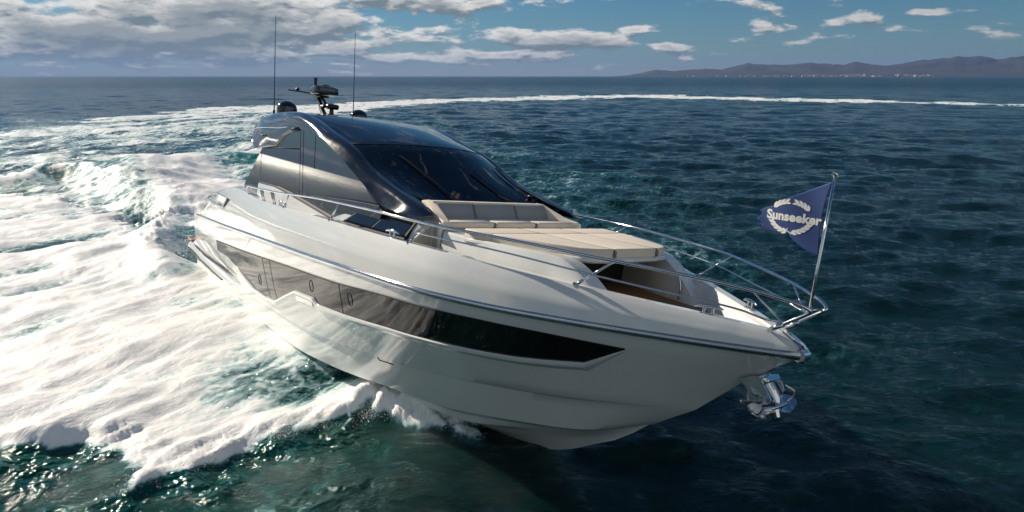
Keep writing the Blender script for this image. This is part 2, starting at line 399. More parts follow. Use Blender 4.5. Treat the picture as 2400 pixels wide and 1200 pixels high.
def sea_fields(x, y, spacing):
    """height, foam cover, sea-green tint at points of the sea"""
    h = sea_height(x, y, spacing)
    foam = np.zeros(x.shape); aqua = np.zeros(x.shape); chop = np.zeros(x.shape)
    w = np.where((y < 330) & (np.abs(x) < 260))[0]
    X_, Y_, sp = x[w], y[w], spacing[w]
    hh = h[w]; fo = np.zeros(len(w)); aq = np.zeros(len(w))
    near = (Y_ < 60) & (X_ < 6)
    n1 = fbm(X_*.9, Y_*.9, 21, 5); n2 = fbm(X_*2.6, Y_*2.6, 31, 4)
    warp = (n1-.5)*1.5 + (n2-.5)*.7
    ca, sa = math.cos(math.radians(62)), math.sin(math.radians(62))
    u, v = X_*ca + Y_*sa, -X_*sa + Y_*ca
    fing = fbm(u*1.1, v*4.5, 81, 4)
    sd = poly_sd(X_, Y_, SHEET) + (warp*.45 + (fing-.5)*.9)*np.clip(Y_/14, .55, 2.2)
    m = sst(sd, -.10, .55)
        # flow lines of the sheet run aft along the hull
    ca, sa = math.cos(math.radians(62)), math.sin(math.radians(62))
    u, v = X_*ca + Y_*sa, -X_*sa + Y_*ca
    streak = fbm(u*.35, v*1.5, 41, 5)
    lump = fbm(u*.22, v*.4, 47, 4)
    fo = np.maximum(fo, m*np.clip(.70 + 1.25*(lump-.5) + .75*(streak-.5) + .5*np.exp(-(np.maximum(sd, 0)/1.2)**2), .30, 1.2))
    hh = np.where(m > 0, hh*(1-.6*m) + sst(sd, -.15, .8)*.26 + m*((streak-.5)*.26 + (lump-.5)*.55), hh)
    aq = np.maximum(aq, .26*np.exp(-(np.maximum(-sd, 0)/5.0)**2)*(1-m)*sst(-X_, .3, 4))  # foreground green paints sunlit water, fading out towards the boat's shadow
    cp = np.exp(-(np.maximum(-sd, 0)/3.6)**2)*sst(-X_, .6, 3.5)*(Y_ < 20)*sst(fbm(X_*.75, Y_*.75, 71, 4), .42, .60)
    hh = hh + cp*(fbm(X_*2.2, Y_*2.2, 73, 5)-.5)*.22*(1-m)
    d, s, al = line_d(X_, Y_, ROOT)
    e = np.exp(-((d + (n2-.5)*.5)/.20)**2)*sst(1-al, .22, .62)
    fo = np.maximum(fo, e*.95); hh = hh + e*.20
    pl = [tuple((BR @ np.array([x_, y_, -.5]) + BT)[:2]) for x_, y_ in ((15.4, .25), (14.3, 1.2), (13, 1.75), (10, 2.15), (6, 2.2), (2, 2.2), (-1.5, 2.2))]
    d, s, al = line_d(X_, Y_, pl)
    e = np.exp(-((d + (n2-.5)*.8)/(.25 + .8*al))**2)*sst(al, .02, .2)
    fo = np.maximum(fo, e*(.9 + .6*(n1-.5))); hh = hh + e*.18
    # the old track curving away over the sea
    sd = poly_sd(X_, Y_, TRACK)
    sc = np.clip(np.hypot(X_, Y_)/60, .5, 4)
    n3 = fbm(X_*.16, Y_*.16, 61, 5); n4 = fbm(u*.12, v*.5, 67, 5)
    m2 = sst(sd + (n3-.5)*7*sc + (n1-.5)*2*sc, -1.2*sc, 2.0*sc)
    far = sst(Y_, 90, 150)
    fo = np.maximum(fo, m2*((.36 + 1.25*(n4-.5) + .6*(n3-.5) + .3*(n2-.5))*(1-far) + (.72 + .9*(n1-.5) + .7*(n4-.5))*far))
    hh = hh + m2*(1-far)*((n3-.45)*.7 + (n4-.5)*.3)
    # ridges, hollows and the plume astern
    d, s, al = line_d(X_, Y_, CREST); e = sst(al, 0, .12)*sst(1-al, 0, .08)
    r = np.exp(-(d/np.where(s > 0, 3.2, 1.3))**2)*e
    hh = hh + r*(.75 + .35*(n1-.5)); fo = np.maximum(fo*(1-.5*np.exp(-(d/2.6)**2)*e), np.exp(-(d/2.0)**2)*e*(.52 + 1.2*(n2-.5) + .9*(n1-.5)))
    aq = np.maximum(aq, np.exp(-(d/2.5)**2)*e*.8)
    d, s, al = line_d(X_, Y_, TROUGH)
    r = np.exp(-(d/1.25)**2)*sst(al, .15, .5); hh = hh - .55*r; fo = fo*(1 - .95*np.exp(-(d/.85)**2)*sst(al, .05, .4))
    d, s, al = line_d(X_, Y_, RIB)
    r = np.exp(-(d/.8)**2)*sst(al, 0, .2); hh = hh + .5*r; fo = np.maximum(fo, np.exp(-(d/.9)**2)*(.75 + .6*(n2-.5)))
    d, s, al = line_d(X_, Y_, MOUND)
    r = np.exp(-(d/4.0)**2); hh = hh + 1.0*r; fo = fo*(1-.75*np.exp(-(d/3.0)**2)*(.6+.8*n1)); aq = np.maximum(aq, np.exp(-(d/3.4)**2))
    d, s, al = line_d(X_, Y_, PLUME)
    fo = np.maximum(fo, np.exp(-(d/3.4)**2)*(.95 + .4*(n2-.5))); hh = hh + np.exp(-(d/2.6)**2)*(.22 + .25*(n1-.5))
    # thin foam and swirl scattered round the edges
    ring = np.exp(-(np.maximum(-poly_sd(X_, Y_, TRACK), 0)/14)**2)*(1-far)
    fo = np.maximum(fo, ring*(.36 + .8*(n3-.5)))
    h[w] = hh; foam[w] = fo; aqua[w] = aq; chop[w] = cp
    return h, foam, aqua, chop
def make_sea():
    front = np.radians(np.concatenate([np.arange(-179, -62, 2.5), np.arange(-61, -46, .4), np.arange(-46, 46.01, .105), np.arange(46.4, 61, .4), np.arange(62, 180.5, 2.5)]))
    rr = [1.5]
    while rr[-1] < 15000: rr.append(rr[-1]*1.0062 + .004)
    rr = np.array(rr); nr, na = len(rr), len(front)
    A, R_ = np.meshgrid(front, rr)
    x = (R_*np.sin(A)).ravel(); y = (R_*np.cos(A)).ravel()
    sp = (R_*.0078).ravel()
    sp = np.where(np.abs(A.ravel()) > math.radians(46), sp*4, sp)
    h, foam, aqua, chop = sea_fields(x, y, sp)
    h = h*(1 - .6*sst(R_.ravel(), 200, 1500))
    co = np.empty((nr*na, 3), np.float32); co[:, 0] = x; co[:, 1] = y; co[:, 2] = h
    i = np.arange(nr-1)[:, None]*na; j = np.arange(na)[None, :]; jn = (j+1) % na
    q = np.stack([(i+j), (i+jn), (i+na+jn), (i+na+j)], -1).reshape(-1, 4)[:, ::-1]
    # close the little hole under the camera with a fan
    cap = np.arange(na)[::-1]
    me = bpy.data.meshes.new('sea')
    me.vertices.add(len(co)); me.vertices.foreach_set('co', co.ravel())
    nl = q.size + na
    me.loops.add(nl); me.loops.foreach_set('vertex_index', np.concatenate([q.ravel(), cap]).astype(np.int32))
    me.polygons.add(len(q)+1)
    ls = np.concatenate([np.arange(len(q))*4, [q.size]]).astype(np.int32)
    me.polygons.foreach_set('loop_start', ls)
    me.polygons.foreach_set('use_smooth', np.ones(len(q)+1, bool))
    me.update(calc_edges=True); me.validate()
    for nm, arr in (('foam', foam), ('aqua', aqua), ('chop', chop)):
        at = me.attributes.new(nm, 'FLOAT', 'POINT'); at.data.foreach_set('value', arr.astype(np.float32))
    me.materials.append(M['sea'])
    o = bpy.data.objects.new('sea', me); COL.objects.link(o); o['kind'] = 'structure'
    return o
def sea_mat():
    m = bpy.data.materials.new('sea_water'); m.use_nodes = True
    t = m.node_tree; t.nodes.clear(); q = NT(t)
    g = q.n('ShaderNodeNewGeometry'); P = g.outputs['Position']
    fo = q.n('ShaderNodeAttribute', attribute_name='foam').outputs['Fac']
    aq = q.n('ShaderNodeAttribute', attribute_name='aqua').outputs['Fac']
    s = q.n('ShaderNodeSeparateXYZ', {0: P})
    ca, sa = math.cos(math.radians(62)), math.sin(math.radians(62))
    u = q.m('ADD', q.m('MULTIPLY', s.outputs[0], ca), q.m('MULTIPLY', s.outputs[1], sa))
    v = q.m('SUBTRACT', q.m('MULTIPLY', s.outputs[1], ca), q.m('MULTIPLY', s.outputs[0], sa))
    flow = q.xyz(q.m('MULTIPLY', u, .45), v, s.outputs[2])
    # water ripples
    r1 = q.noise(q.xyz(q.m('MULTIPLY', s.outputs[0], .6), s.outputs[1], 0.0), 2.0, 9, .62, dist=.5)
    r2 = q.noise(q.xyz(q.m('MULTIPLY', s.outputs[0], .75), s.outputs[1], 4.0), 5.5, 6, .6)
    ch = q.n('ShaderNodeAttribute', attribute_name='chop').outputs['Fac']
    r3 = q.noise(q.xyz(q.m('MULTIPLY', s.outputs[0], .8), s.outputs[1], 7.0), 6.5, 1.2, .5)
    calm = q.m('SUBTRACT', 1.0, q.m('MULTIPLY', ch, .85), clamp=True)
    hgt = q.m('ADD', q.m('MULTIPLY', calm, q.m('ADD', q.m('MULTIPLY', r1, .42), q.m('MULTIPLY', r2, .07))), q.m('MULTIPLY', r3, q.m('MULTIPLY', ch, .30)))
    # foam pattern: soft clots broken by threads of clear water
    f1 = q.noise(flow, 1.1, 9, .62, dist=.6)
    f2 = q.noise(q.xyz(q.m('MULTIPLY', u, .6), v, s.outputs[2]), 6.0, 8, .68)
    vo = q.n('ShaderNodeTexVoronoi', {'Vector': q.n('ShaderNodeVectorMath', {0: flow, 1: q.n('ShaderNodeVectorMath', {0: q.n('ShaderNodeTexNoise', {'Vector': P, 'Scale': 2.0}).outputs['Color'], 'Scale': .9}, operation='SCALE').outputs[0]}, operation='ADD').outputs[0], 'Scale': 1.1}, feature='DISTANCE_TO_EDGE')
    lace = q.step(vo.outputs['Distance'], .16, .0)
    k = q.m('ADD', q.m('ADD', fo, q.m('MULTIPLY', q.m('SUBTRACT', f1, .5), .75)), q.m('ADD', q.m('MULTIPLY', q.m('SUBTRACT', f2, .5), .60), q.m('MULTIPLY', lace, .16)))
    gate = q.step(fo, .03, .12)
    fm = q.m('MULTIPLY', q.step(k, .34, .66), gate)
    hf = q.m('ADD', q.m('MULTIPLY', f1, .085), q.m('MULTIPLY', f2, .030))
    bw = q.n('ShaderNodeBump', {'Height': hgt, 'Strength': 1.0, 'Distance': .47})
    bf = q.n('ShaderNodeBump', {'Height': hf, 'Strength': .9, 'Distance': 1.0})
    deep = q.mix(q.step(r1, .35, .7), (.0006, .010, .0100, 1), (.0009, .0165, .0152, 1))
    deep = q.mix(q.m('MULTIPLY', aq, .8), deep, (.008, .21, .165, 1))
    thin = q.m('MULTIPLY', gate, q.step(k, .1, .5))
    deep = q.mix(q.m('MULTIPLY', thin, .55), deep, (.05, .20, .21, 1))
    # ripples too far off to resolve widen the gloss
    dist = q.n('ShaderNodeVectorMath', {0: P}, operation='LENGTH').outputs['Value']
    rgh = q.m('ADD', q.m('MULTIPLY_ADD', q.step(dist, 60.0, 600.0), .23, .05), q.m('MULTIPLY', ch, .06))
    wat = q.n('ShaderNodeBsdfPrincipled', {'Base Color': deep, 'Roughness': rgh, 'IOR': 1.333, 'Specular IOR Level': .5, 'Specular Tint': (.52, .98, .96, 1), 'Normal': bw})
    fcol = q.mix(q.step(k, .40, .85), (.50, .70, .71, 1), (.93, .92, .90, 1))
    foa = q.n('ShaderNodeBsdfPrincipled', {'Base Color': fcol, 'Roughness': .55, 'Normal': bf, 'Specular IOR Level': .35})
    mx = q.n('ShaderNodeMixShader', {0: fm, 1: wat.outputs[0], 2: foa.outputs[0]})
    q.n('ShaderNodeOutputMaterial', {0: mx.outputs[0]})
    return m
M['sea'] = sea_mat()
make_sea()

# ---------------------------------------------------------------- hills and the town on the far shore
def make_hills():
    def px_az(px): return math.atan((px-1200)/1592.0)
    prof = [(1440, 177.5), (1465, 176), (1500, 170), (1540, 162), (1580, 165), (1650, 160), (1690, 162), (1750, 147), (1790, 151), (1850, 151), (1900, 145), (1940, 149), (1975, 151), (2000, 144), (2040, 150), (2090, 149), (2150, 139), (2190, 136), (2230, 131), (2262, 134), (2285, 131), (2330, 138), (2400, 130), (2460, 122), (2560, 118), (2700, 130), (2900, 150), (3000, 178)]
    azs = [px_az(p) for p, _ in prof]
    hts = [(178.5-y)/1592.0*math.cos(px_az(p)) for p, y in prof]
    n, dpt = 520, 44
    rows = []
    for j in range(dpt):
        t = j/(dpt-1); R_ = 8000 + 3600*t
        row = []
        for i in range(n):
            a = azs[0] + (azs[-1]-azs[0])*i/(n-1)
            ht = np.interp(a, azs, hts)*9400
            x, y = R_*math.sin(a), R_*math.cos(a)
            nn = float(fbm(np.array([x/430.]), np.array([y/430.]), 3, 5)[0]); rid = 1-abs(2*nn-1)
            env = math.sin(min(t/.42, 1)*math.pi/2)**1.0 * (1 if t < .5 else max(0, 1-(t-.5)/.5)**.6)
            z = ht*env*(.44 + .58*rid) if t > .02 else -3
            row.append((x, y, z - 1.5))
        rows.append(row)
    b = MB(); b.grid(rows, flip=True)
    m = bpy.data.materials.new('hill_scrub'); m.use_nodes = True
    q = NT(m.node_tree); bs = m.node_tree.nodes['Principled BSDF']
    g = q.n('ShaderNodeNewGeometry')
    nz = q.noise(g.outputs['Position'], .0035, 7)
    m.node_tree.links.new(q.mix(q.step(nz, .42, .62), (.016, .025, .033, 1), (.042, .043, .047, 1)), bs.inputs['Base Color'])
    bs.inputs['Roughness'].default_value = .95
    o = b.build('hills', m, None, 180); o['kind'] = 'structure'
make_hills()
M['town_wall'] = mat('pale_town_render', (.58, .50, .44), .8, var=.1, vscale=.05)
M['town_roof'] = mat('town_roof_tile', (.26, .17, .14), .85, var=.15, vscale=.1)
def town_house(w, d, h):
    t = bpy.data.objects.new('town_house', None); COL.objects.link(t)
    b = MB(); b.box((0, 0, h/2), (w, d, h)); b.build('wall', 'town_wall', t, None)
    r = MB(); e = 1.2
    pts = [(-w/2-e, -d/2-e, h), (w/2+e, -d/2-e, h), (w/2+e, d/2+e, h), (-w/2-e, d/2+e, h), (-w/2-e, 0, h+d*.28), (w/2+e, 0, h+d*.28)]
    r.add(pts, [(0, 1, 5, 4), (2, 3, 4, 5), (1, 2, 5), (3, 0, 4), (3, 2, 1, 0)]); r.build('roof', 'town_roof', t, None)
    return t
rt = random.Random(4)
protos = []
TOWN = [(1600, 1900, 16, 1), (1700, 1860, 20, 1), (1880, 1965, 26, 1), (1960, 2065, 34, 1), (1990, 2030, 10, 2), (2095, 2130, 18, 2), (2118, 2190, 22, 1)]
kinds = [(20, 14, 9), (32, 16, 12), (48, 18, 11), (24, 18, 19)]
count = 0
for (p0, p1, n, lift) in TOWN:
    for k in range(n):
        px = rt.uniform(p0, p1); a = math.atan((px-1200)/1592.0)
        kd = rt.choice([0, 0, 1, 1, 2, 3]); R_ = 7990 + rt.uniform(-60, 40)*1.0
        z = 0 if lift == 1 else rt.uniform(0, 14)
        if count < 4:
            o = town_house(*kinds[count]); protos.append(o)
        else:
            src = protos[kd]; o = src.copy(); COL.objects.link(o)
            for ch in src.children:
                c = ch.copy(); COL.objects.link(c); c.parent = o
        count += 1
        o.location = (R_*math.sin(a), R_*math.cos(a), z - 1); o.rotation_euler = (0, 0, -a + rt.uniform(-.5, .5))
        tag(o, 'tiny pale house of the town along the foot of the far hills', 'house', 'houses along the far shore')

# ---------------------------------------------------------------- the yacht
yacht = bpy.data.objects.new('motor_yacht', None); COL.objects.link(yacht)
yacht.matrix_world = BOAT_M
tag(yacht, 'white sports motor yacht with dark glass wheelhouse, running at speed and heeling in a turn', 'yacht')

def make_hull():
    NX, SUB = 150, 4
    w = np.linspace(0, 1, NX); w = 1-(1-w)**1.25
    b = MB()
    for s in sides():
        rows = []
        for (yf, zf, xe) in LINES:
            xs = xe*w
            ys = np.maximum(yf(xs), 0); ys[-1] = 0 if yf(xe) < .05 else ys[-1]
            rows.append([(x, s*y, z) for x, y, z in zip(xs, ys, zf(xs))])
        full = []
        for a, c in zip(rows[:-1], rows[1:]):
            for k in range(SUB):
                t = k/SUB
                full.append([tuple(p + (q_-p)*t for p, q_ in zip(pa, pc)) for pa, pc in zip(a, c)])
        full.append(rows[-1])
        # topside above the rubbing strake up to the gunwale, slightly rounded
        xs = 20.12*w; xs = np.maximum(xs, 1.08)
        ry, rz, gy, gz = rub_y(xs), rub_z(xs), gun_y(xs), gun_z(xs)
        ry = np.where(xs > 20.0, ry, ry)
        b.grid(full, flip=(s > 0))
        top = []
        for k in range(9):
            t = k/8; bl = .045*min(t/.5, (1-t)/.5)*np.clip((20.1-xs)/.8, 0, 1)
            rnd = .018*np.clip((t-.87)/.13, 0, 1)**2*np.clip((20.1-xs)/.8, 0, 1)
            top.append([(x, s*y, z) for x, y, z in zip(xs, ry + (gy-ry)*t + bl - rnd, rz + (gz-rz)*t)])
        inner = np.maximum(gy - .17, .012)
        top.append([(x, s*y, z-.003) for x, y, z in zip(xs, inner, gz)])
        b.grid(top, flip=(s > 0))
    # transom
    sec = [(y, z) for z, y in hull_section(0.0)]
    pts = [(0.0, -y, z) for y, z in sec] + [(0.0, y, z) for y, z in sec[::-1]]
    k = len(b.v); b.v += pts; b.f.append(tuple(range(k, k+len(pts))))
    return b.build('hull', 'gelcoat', yacht, 28)
hull = make_hull()

# rounded quarters and cockpit shoulder aft, closing the topsides
def make_quarter():
    b = MB()
    for s in sides():
        xs = np.linspace(1.08, 7.2, 40); rows = []
        for t in np.linspace(0, 1, 9):
            a = t*math.pi/2
            gy = gun_y(xs) - .05; gz = gun_z(xs)
            wid = np.interp(xs, [1, 3, 5.5, 7.2], [.5, .6, .5, .10])
            rows.append([(x, s*(y - w_*math.sin(a)), z + .10*math.sin(2*a)*w_ - .25*t**3*w_) for x, y, z, w_ in zip(xs, gy, gz, wid)])
        b.grid(rows, flip=(s > 0))
    return b.build('stern_quarter', 'gelcoat', yacht, 40)
make_quarter()
def make_transom_block():
    b = MB(); ys = np.linspace(-2.28, 2.28, 13)
    prof = [(0.0, 1.42), (.9, 1.5), (1.15, 1.62), (1.6, 1.9), (2.4, 2.05), (4.4, 2.05), (4.4, 1.2)]
    b.grid([[(x, y, z) for y in ys] for x, z in prof], flip=True)
    return b.build('aft_cockpit', 'gelcoat', yacht, 40)
make_transom_block()

def rub(s):
    b = MB(); xs = np.concatenate([np.linspace(1.0, 18.5, 70), np.linspace(18.6, 20.17, 26)])
    rows = []
    for x in xs:
        y, z = float(rub_y(x)), float(rub_z(x)); o = .035 if x < 20 else .03
        rows.append([(x, s*(y-.01), z+.052), (x, s*(y+o*.75), z+.046), (x, s*(y+o*1.1), z+.030), (x, s*(y+o*1.2), z-.005), (x, s*(y+o*.95), z-.038), (x, s*(y-.01), z-.055)])
    b.grid(rows, flip=(s < 0))
    n = 6; b.f.append(tuple(range(n))); b.f.append(tuple(len(b.v)-n+i for i in range(n)))
    return b.build('rubbing_strake', 'rub_steel', yacht, 50)
for s in sides(): rub(s)

# long hull windows
WT = pchip([3.4, 3.73, 6.1, 7.98, 9.64, 11.15, 12.41, 13.33, 14.22, 15.22, 15.93, 16.63, 17.22, 17.75, 18.26], [1.03, 1.053, 1.194, 1.318, 1.427, 1.511, 1.594, 1.675, 1.74, 1.776, 1.80, 1.816, 1.825, 1.825, 1.821])
WB = [(3.40, .738), (4.6, .758), (5.84, .565), (6.98, .333), (7.82, .322), (8.60, .388), (9.35, .68), (10.1, .967), (11.08, 1.025), (11.25, .927), (12.46, 1.005), (13.33, 1.08), (14.06, 1.146), (14.86, 1.192), (15.46, 1.231), (16.18, 1.27), (16.66, 1.31), (17.07, 1.364), (17.635, 1.457), (18.26, 1.815)]
def wb(x): return float(np.interp(x, [p[0] for p in WB], [p[1] for p in WB]))
def hp(x, z, s, off): return (x, s*(hull_y(x, z) + off), z)
def hull_window(s):
    root = None
    xs = sorted(set([round(v, 3) for v in np.linspace(3.4, 18.25, 120)] + [p[0] for p in WB[1:-1]]))
    b = MB(); b.grid([[hp(x, wb(x) + (float(WT(x))-wb(x))*k/10, s, .020) for k in range(11)] for x in xs], flip=(s < 0))
    win = b.build('hull_window', 'hull_glass', yacht, 40)
    # white ledge standing out below the glass
    b = MB(); rows = []
    for x in [v for v in xs if v > 5.2]:
        z = wb(x); dz = .105 if x < 17.6 else .105*(18.3-x)/.7 + .01; f = min(1, (x-5.2)/1.0)
        o = .055*f*min(1, (18.3-x)/.8)
        rows.append([hp(x, z+.006, s, .015), hp(x, z-.012, s, .026+o*.6), hp(x, z-dz*.55, s, .020+o), hp(x, z-dz*.75, s, .018+o*.9), hp(x, z-dz*1.35, s, -.012)])
    b.grid(rows, flip=(s > 0)); b.build('window_ledge', 'gelcoat', win, 50)
    b = MB()
    for (x0, x1) in ((7.98, 8.26), (8.51, 8.76), (12.41, 12.46)):
        z0, z1 = wb(x1)+.01, float(WT(x0))-.01
        b.grid([[hp(x0+(x1-x0)*t+dx, z1+(z0-z1)*t, s, .024) for t in np.linspace(0, 1, 10)] for dx in (-.012, .012)], flip=(s > 0))
    b.build('pane_joint', 'seam', win, None)
    for (x, z) in ((7.62, .70), (11.03, 1.26), (12.83, 1.38)):
        b = MB(); path = [hp(x + .085*math.cos(a), z + .125*math.sin(a), s, .024) for a in np.linspace(0, 2*math.pi, 25)]
        b.tube(path, .006, 5, caps=False); b.build('porthole', 'seam', win, 180)
    # dark edge along the top of the glass
    b = MB(); b.tube([hp(x, float(WT(x)), s, .018) for x in xs], .012, 5); b.build('window_seal', 'seam', win, 180)
    return win
for s in sides(): hull_window(s)
# nameplate moulding in the notch, vent plate and panel joints low on the side
for s in sides():
    b = MB(); b.grid([[hp(x, wb(x) - .13 - k*.05, s, .012) for k in range(3)] for x in np.linspace(10.05, 10.95, 8)], flip=(s > 0)); b.build('nameplate', 'steel', yacht, 60)
    b = MB(); b.tube([hp(13.155, .30, s, .004), hp(13.17, .25, s, .004), hp(13.6, .285, s, .004)], .012, 5); b.build('vent_flap', 'seam', yacht, 60)
    b = MB(); b.tube([hp(7.08-.64*t, 1.66-.39*t, s, -.004) for t in np.linspace(0, 1, 8)], .008, 5); b.build('panel_joint', 'seam', yacht, 60)
    # spray rail under the forefoot
    b = MB(); rows = []
    for x in np.linspace(12.4, 16.25, 40):
        e = sst(x, 12.4, 13.2)*(1-sst(x, 14.6, 16.25)); t = .56
        y0, z0 = LINES[1][0](x), LINES[1][1](x); y1, z1 = LINES[2][0](x), LINES[2][1](x)
        P = lambda k: np.array([x, float(y0+(y1-y0)*k), float(z0+(z1-z0)*k)])
        q0, q1 = P(.25), P(.75); nn = np.array([0, .55, -.83])
        rows.append([(x, s*q[1], q[2]) for q in (q0, q0 + (q1-q0)*.5 + nn*.085*e, q0 + (q1-q0)*.62 + nn*.085*e, q1)])
    b.grid(rows, flip=(s > 0)); b.build('spray_rail', 'gelcoat', yacht, 25)
# swim platform with its wing along the hull side
def make_platform():
    b = MB()
    b.box((.2, 0, .22), (1.5, 4.3, .3), bev=.1)
    p = b.build('swim_platform', 'gelcoat', yacht, 40)
    for s in sides():
        b = MB(); rows = []
        for x in np.linspace(-.45, 5.6, 40):
            t = (x+.45)/6.05
            ztop = np.interp(x, [-.45, -.1, .5, 1.7, 4.4, 5.6], [.30, .54, .60, .40, .22, .12]); zbot = np.interp(x, [-.45, 4.37, 5.6], [.27, .02, .02])
            out = np.interp(x, [-.45, 0, 3.5, 5.0, 5.6], [2.30, 2.46, 2.50, 2.46, 2.30]); yin = 2.05
            h_ = ztop-zbot
            rows.append([(x, s*yin, zbot), (x, s*(out-.06), zbot), (x, s*out, zbot+.3*h_), (x, s*(out-.03), zbot+.62*h_), (x, s*(out-.16), ztop), (x, s*yin, ztop+.04)])
        b.grid(rows, flip=(s > 0)); n = 6; b.f.append(tuple(range(n))); b.f.append(tuple(len(b.v)-n+i for i in range(n)))
        wg = b.build('platform_wing', 'gelcoat', p, 40)
        b = MB(); b.tube([(x, s*(np.interp(x, [-.45, 0, 3.5, 4.37], [2.31, 2.46, 2.51, 2.50])), np.interp(x, [-.45, 4.37], [.28, .04])) for x in np.linspace(-.44, 4.37, 20)], .026, 6); b.build('fender_strip', 'seam', wg, 60)
        b = MB(); b.tube([(x, s*(2.44 + .03*math.sin(x)), np.interp(x, [.9, 1.7, 4.2, 5.1], [.55, .46, .36, .30])) for x in np.linspace(.9, 5.1, 16)], [.012]+[.035]*13+[.02, .008], 6); b.build('step_recess', 'seam', wg, 60)
        b = MB(); b.box((.12, s*2.3, .56), (.5, .26, .06), bev=.02); b.build('teak_tread', 'teak', wg, 40)
make_platform()
# chrome fairlead windows let into the quarters
for s in sides():
    P_ = [(1.25, 2.10), (2.12, 2.29), (3.2, 2.43), (4.6, 2.42), (4.2, 2.12), (2.75, 2.13)]
    b = MB(); c = (2.95, 2.26)
    def qp(x, z, off): return (x, s*(float(np.interp((z-rub_z(x))/(gun_z(x)-rub_z(x)), [0, 1], [rub_y(x), gun_y(x)])) + .06 + off), z)
    ring = []
    for i in range(len(P_)):
        (x0, z0), (x1, z1) = P_[i], P_[(i+1) % len(P_)]
        for k in range(4): ring.append((x0+(x1-x0)*k/4, z0+(z1-z0)*k/4))
    rows = [[qp(c[0]+(x-c[0])*f, c[1]+(z-c[1])*f, .02) for x, z in ring] for f in (1, .66, .33, .02)]
    b.grid(rows, flip=(s < 0), close=True); fl = b.build('stern_fairlead', 'steel', yacht, 50)
    b = MB(); b.tube([qp(x, z, .02) for x, z in ring + ring[:1]], .022, 6, caps=False); b.build('fairlead_rim', 'steel', fl, 180)

# deck, bulwark liner, teak
zd = pchip([4.5, 6, 12, 16, 18.55, 19.3, 19.98], [1.95, 2.05, 2.15, 2.2, 2.2, 2.31, 2.30])
def inner_y(x): return max(float(gun_y(x)) - .17, .012)
def floor_y(x): return max(float(gun_y(x)) - .17 - float(np.interp(x, [5, 16, 18.6, 20], [.02, .06, .16, .10])), .006)
def make_deck():
    xs = np.concatenate([np.linspace(4.5, 17, 40), np.linspace(17.2, 20.0, 30)])
    b = MB(); b.grid([[(x, floor_y(x)*k, float(zd(x))) for k in np.linspace(-1, 1, 9)] for x in xs], flip=True)
    b.build('deck', 'deck_white', yacht, 40)
    for s in sides():
        b = MB(); b.grid([[(x, s*inner_y(x), float(gun_z(x))-.004), (x, s*(inner_y(x)+.0), float(gun_z(x))-.03), (x, s*(floor_y(x)+.3*(inner_y(x)-floor_y(x))), float(gun_z(x))*.55+.45*float(zd(x))), (x, s*floor_y(x), float(zd(x)))] for x in xs], flip=(s > 0))
        b.build('bulwark_liner', 'deck_white', yacht, 30)
    xs = np.linspace(15.8, 18.55, 24)
    b = MB(); b.grid([[(x, max(floor_y(x)-.03, .01)*k, float(zd(x))+.007) for k in np.linspace(-1, 1, 7)] for x in xs], flip=True)
    b.build('teak_foredeck', 'teak', yacht, 40)
make_deck()
# stainless anchor channel in the stemhead
b = MB()
xs = np.linspace(19.88, 20.2, 8)
for s in sides(): b.grid([[(x, s*(.085-.02*(x-19.9)), float(np.interp(x, [19.88, 20.12, 20.2], [2.385, 2.27, 2.19])) + .02), (x, s*.05, float(np.interp(x, [19.88, 20.12, 20.2], [2.385, 2.27, 2.19])) + .025), (x, s*.035, float(np.interp(x, [19.88, 20.12, 20.2], [2.385, 2.27, 2.19]))-.03)] for x in xs], flip=(s < 0))
b.grid([[(x, y, float(np.interp(x, [19.88, 20.12, 20.2], [2.385, 2.27, 2.19]))-.03) for y in (-.036, 0, .036)] for x in xs], flip=True)
b.tube([(20.14, -.075, 2.17), (20.14, .075, 2.17)], .075, 14)
b.box((20.12, 0, 2.13), (.16, .14, .12), bev=.04)
b.build('bow_roller', 'steel', yacht, 40)

# coachroof with its skylights
def make_trunk():
    b = MB()
    sec = [(2.24, 2.2), (2.24, 2.64), (2.20, 2.66), (1.90, 2.945), (1.80, 2.985), (0, 3.05)]
    xs = [10.6, 11.3, 12.5, 13.4, 14.02, 14.10]
    rows = []
    for x in xs:
        k = float(np.interp(x, [10.6, 11.4, 14.1], [.90, 1, 1])); sh = .06 if x > 14.05 else 0
        half = [(x, -(y-sh)*k if y > 1.7 else -y, z - sh*.3) for y, z in sec]
        rows.append(half + [(x, -y, z) for x, y, z in half[::-1][1:]])
    b.grid(rows); n = len(rows[0]); k0 = len(b.v)-n; b.f.append(tuple(k0+i for i in range(n))); b.f.append(tuple(range(n))[::-1])
    t = b.build('coachroof', 'gelcoat', yacht, 35)
    for s in sides():
        b = MB(); b.prism([(14.104, s*y, z) for y, z in ((2.16, 2.2), (2.16, 2.62), (1.83, 2.91), (1.68, 2.95), (1.68, 2.2))][::(1 if s < 0 else -1)], (-.002, 0, 0), (.012, 0, 0)); b.build('side_locker_panel', 'beige', t, None)
    for s in sides():
        nrm = Vector((0, s*.70, .71))
        b = MB(); b.prism([(11.62, s*2.235, 2.650), (11.85, s*1.90, 2.957), (13.98, s*1.90, 2.957), (14.12, s*2.235, 2.650)][::(1 if s < 0 else -1)], nrm*-.05, nrm*.02); fr = b.build('skylight', 'seam', t, None)
        for (a, c) in ((0.03, .47), (.50, .97)):
            def sk(u, w_): return Vector((11.62 + (.23)*w_ + u*(2.5 - .37*w_), s*(2.235-.335*w_), 2.650+.307*w_))
            b = MB(); b.prism([sk(a, .20), sk(a, .97), sk(c, .97), sk(c, .20)][::(1 if s < 0 else -1)], nrm*.015, nrm*.030); b.build('skylight_pane', 'hull_glass', fr, None)
make_trunk()
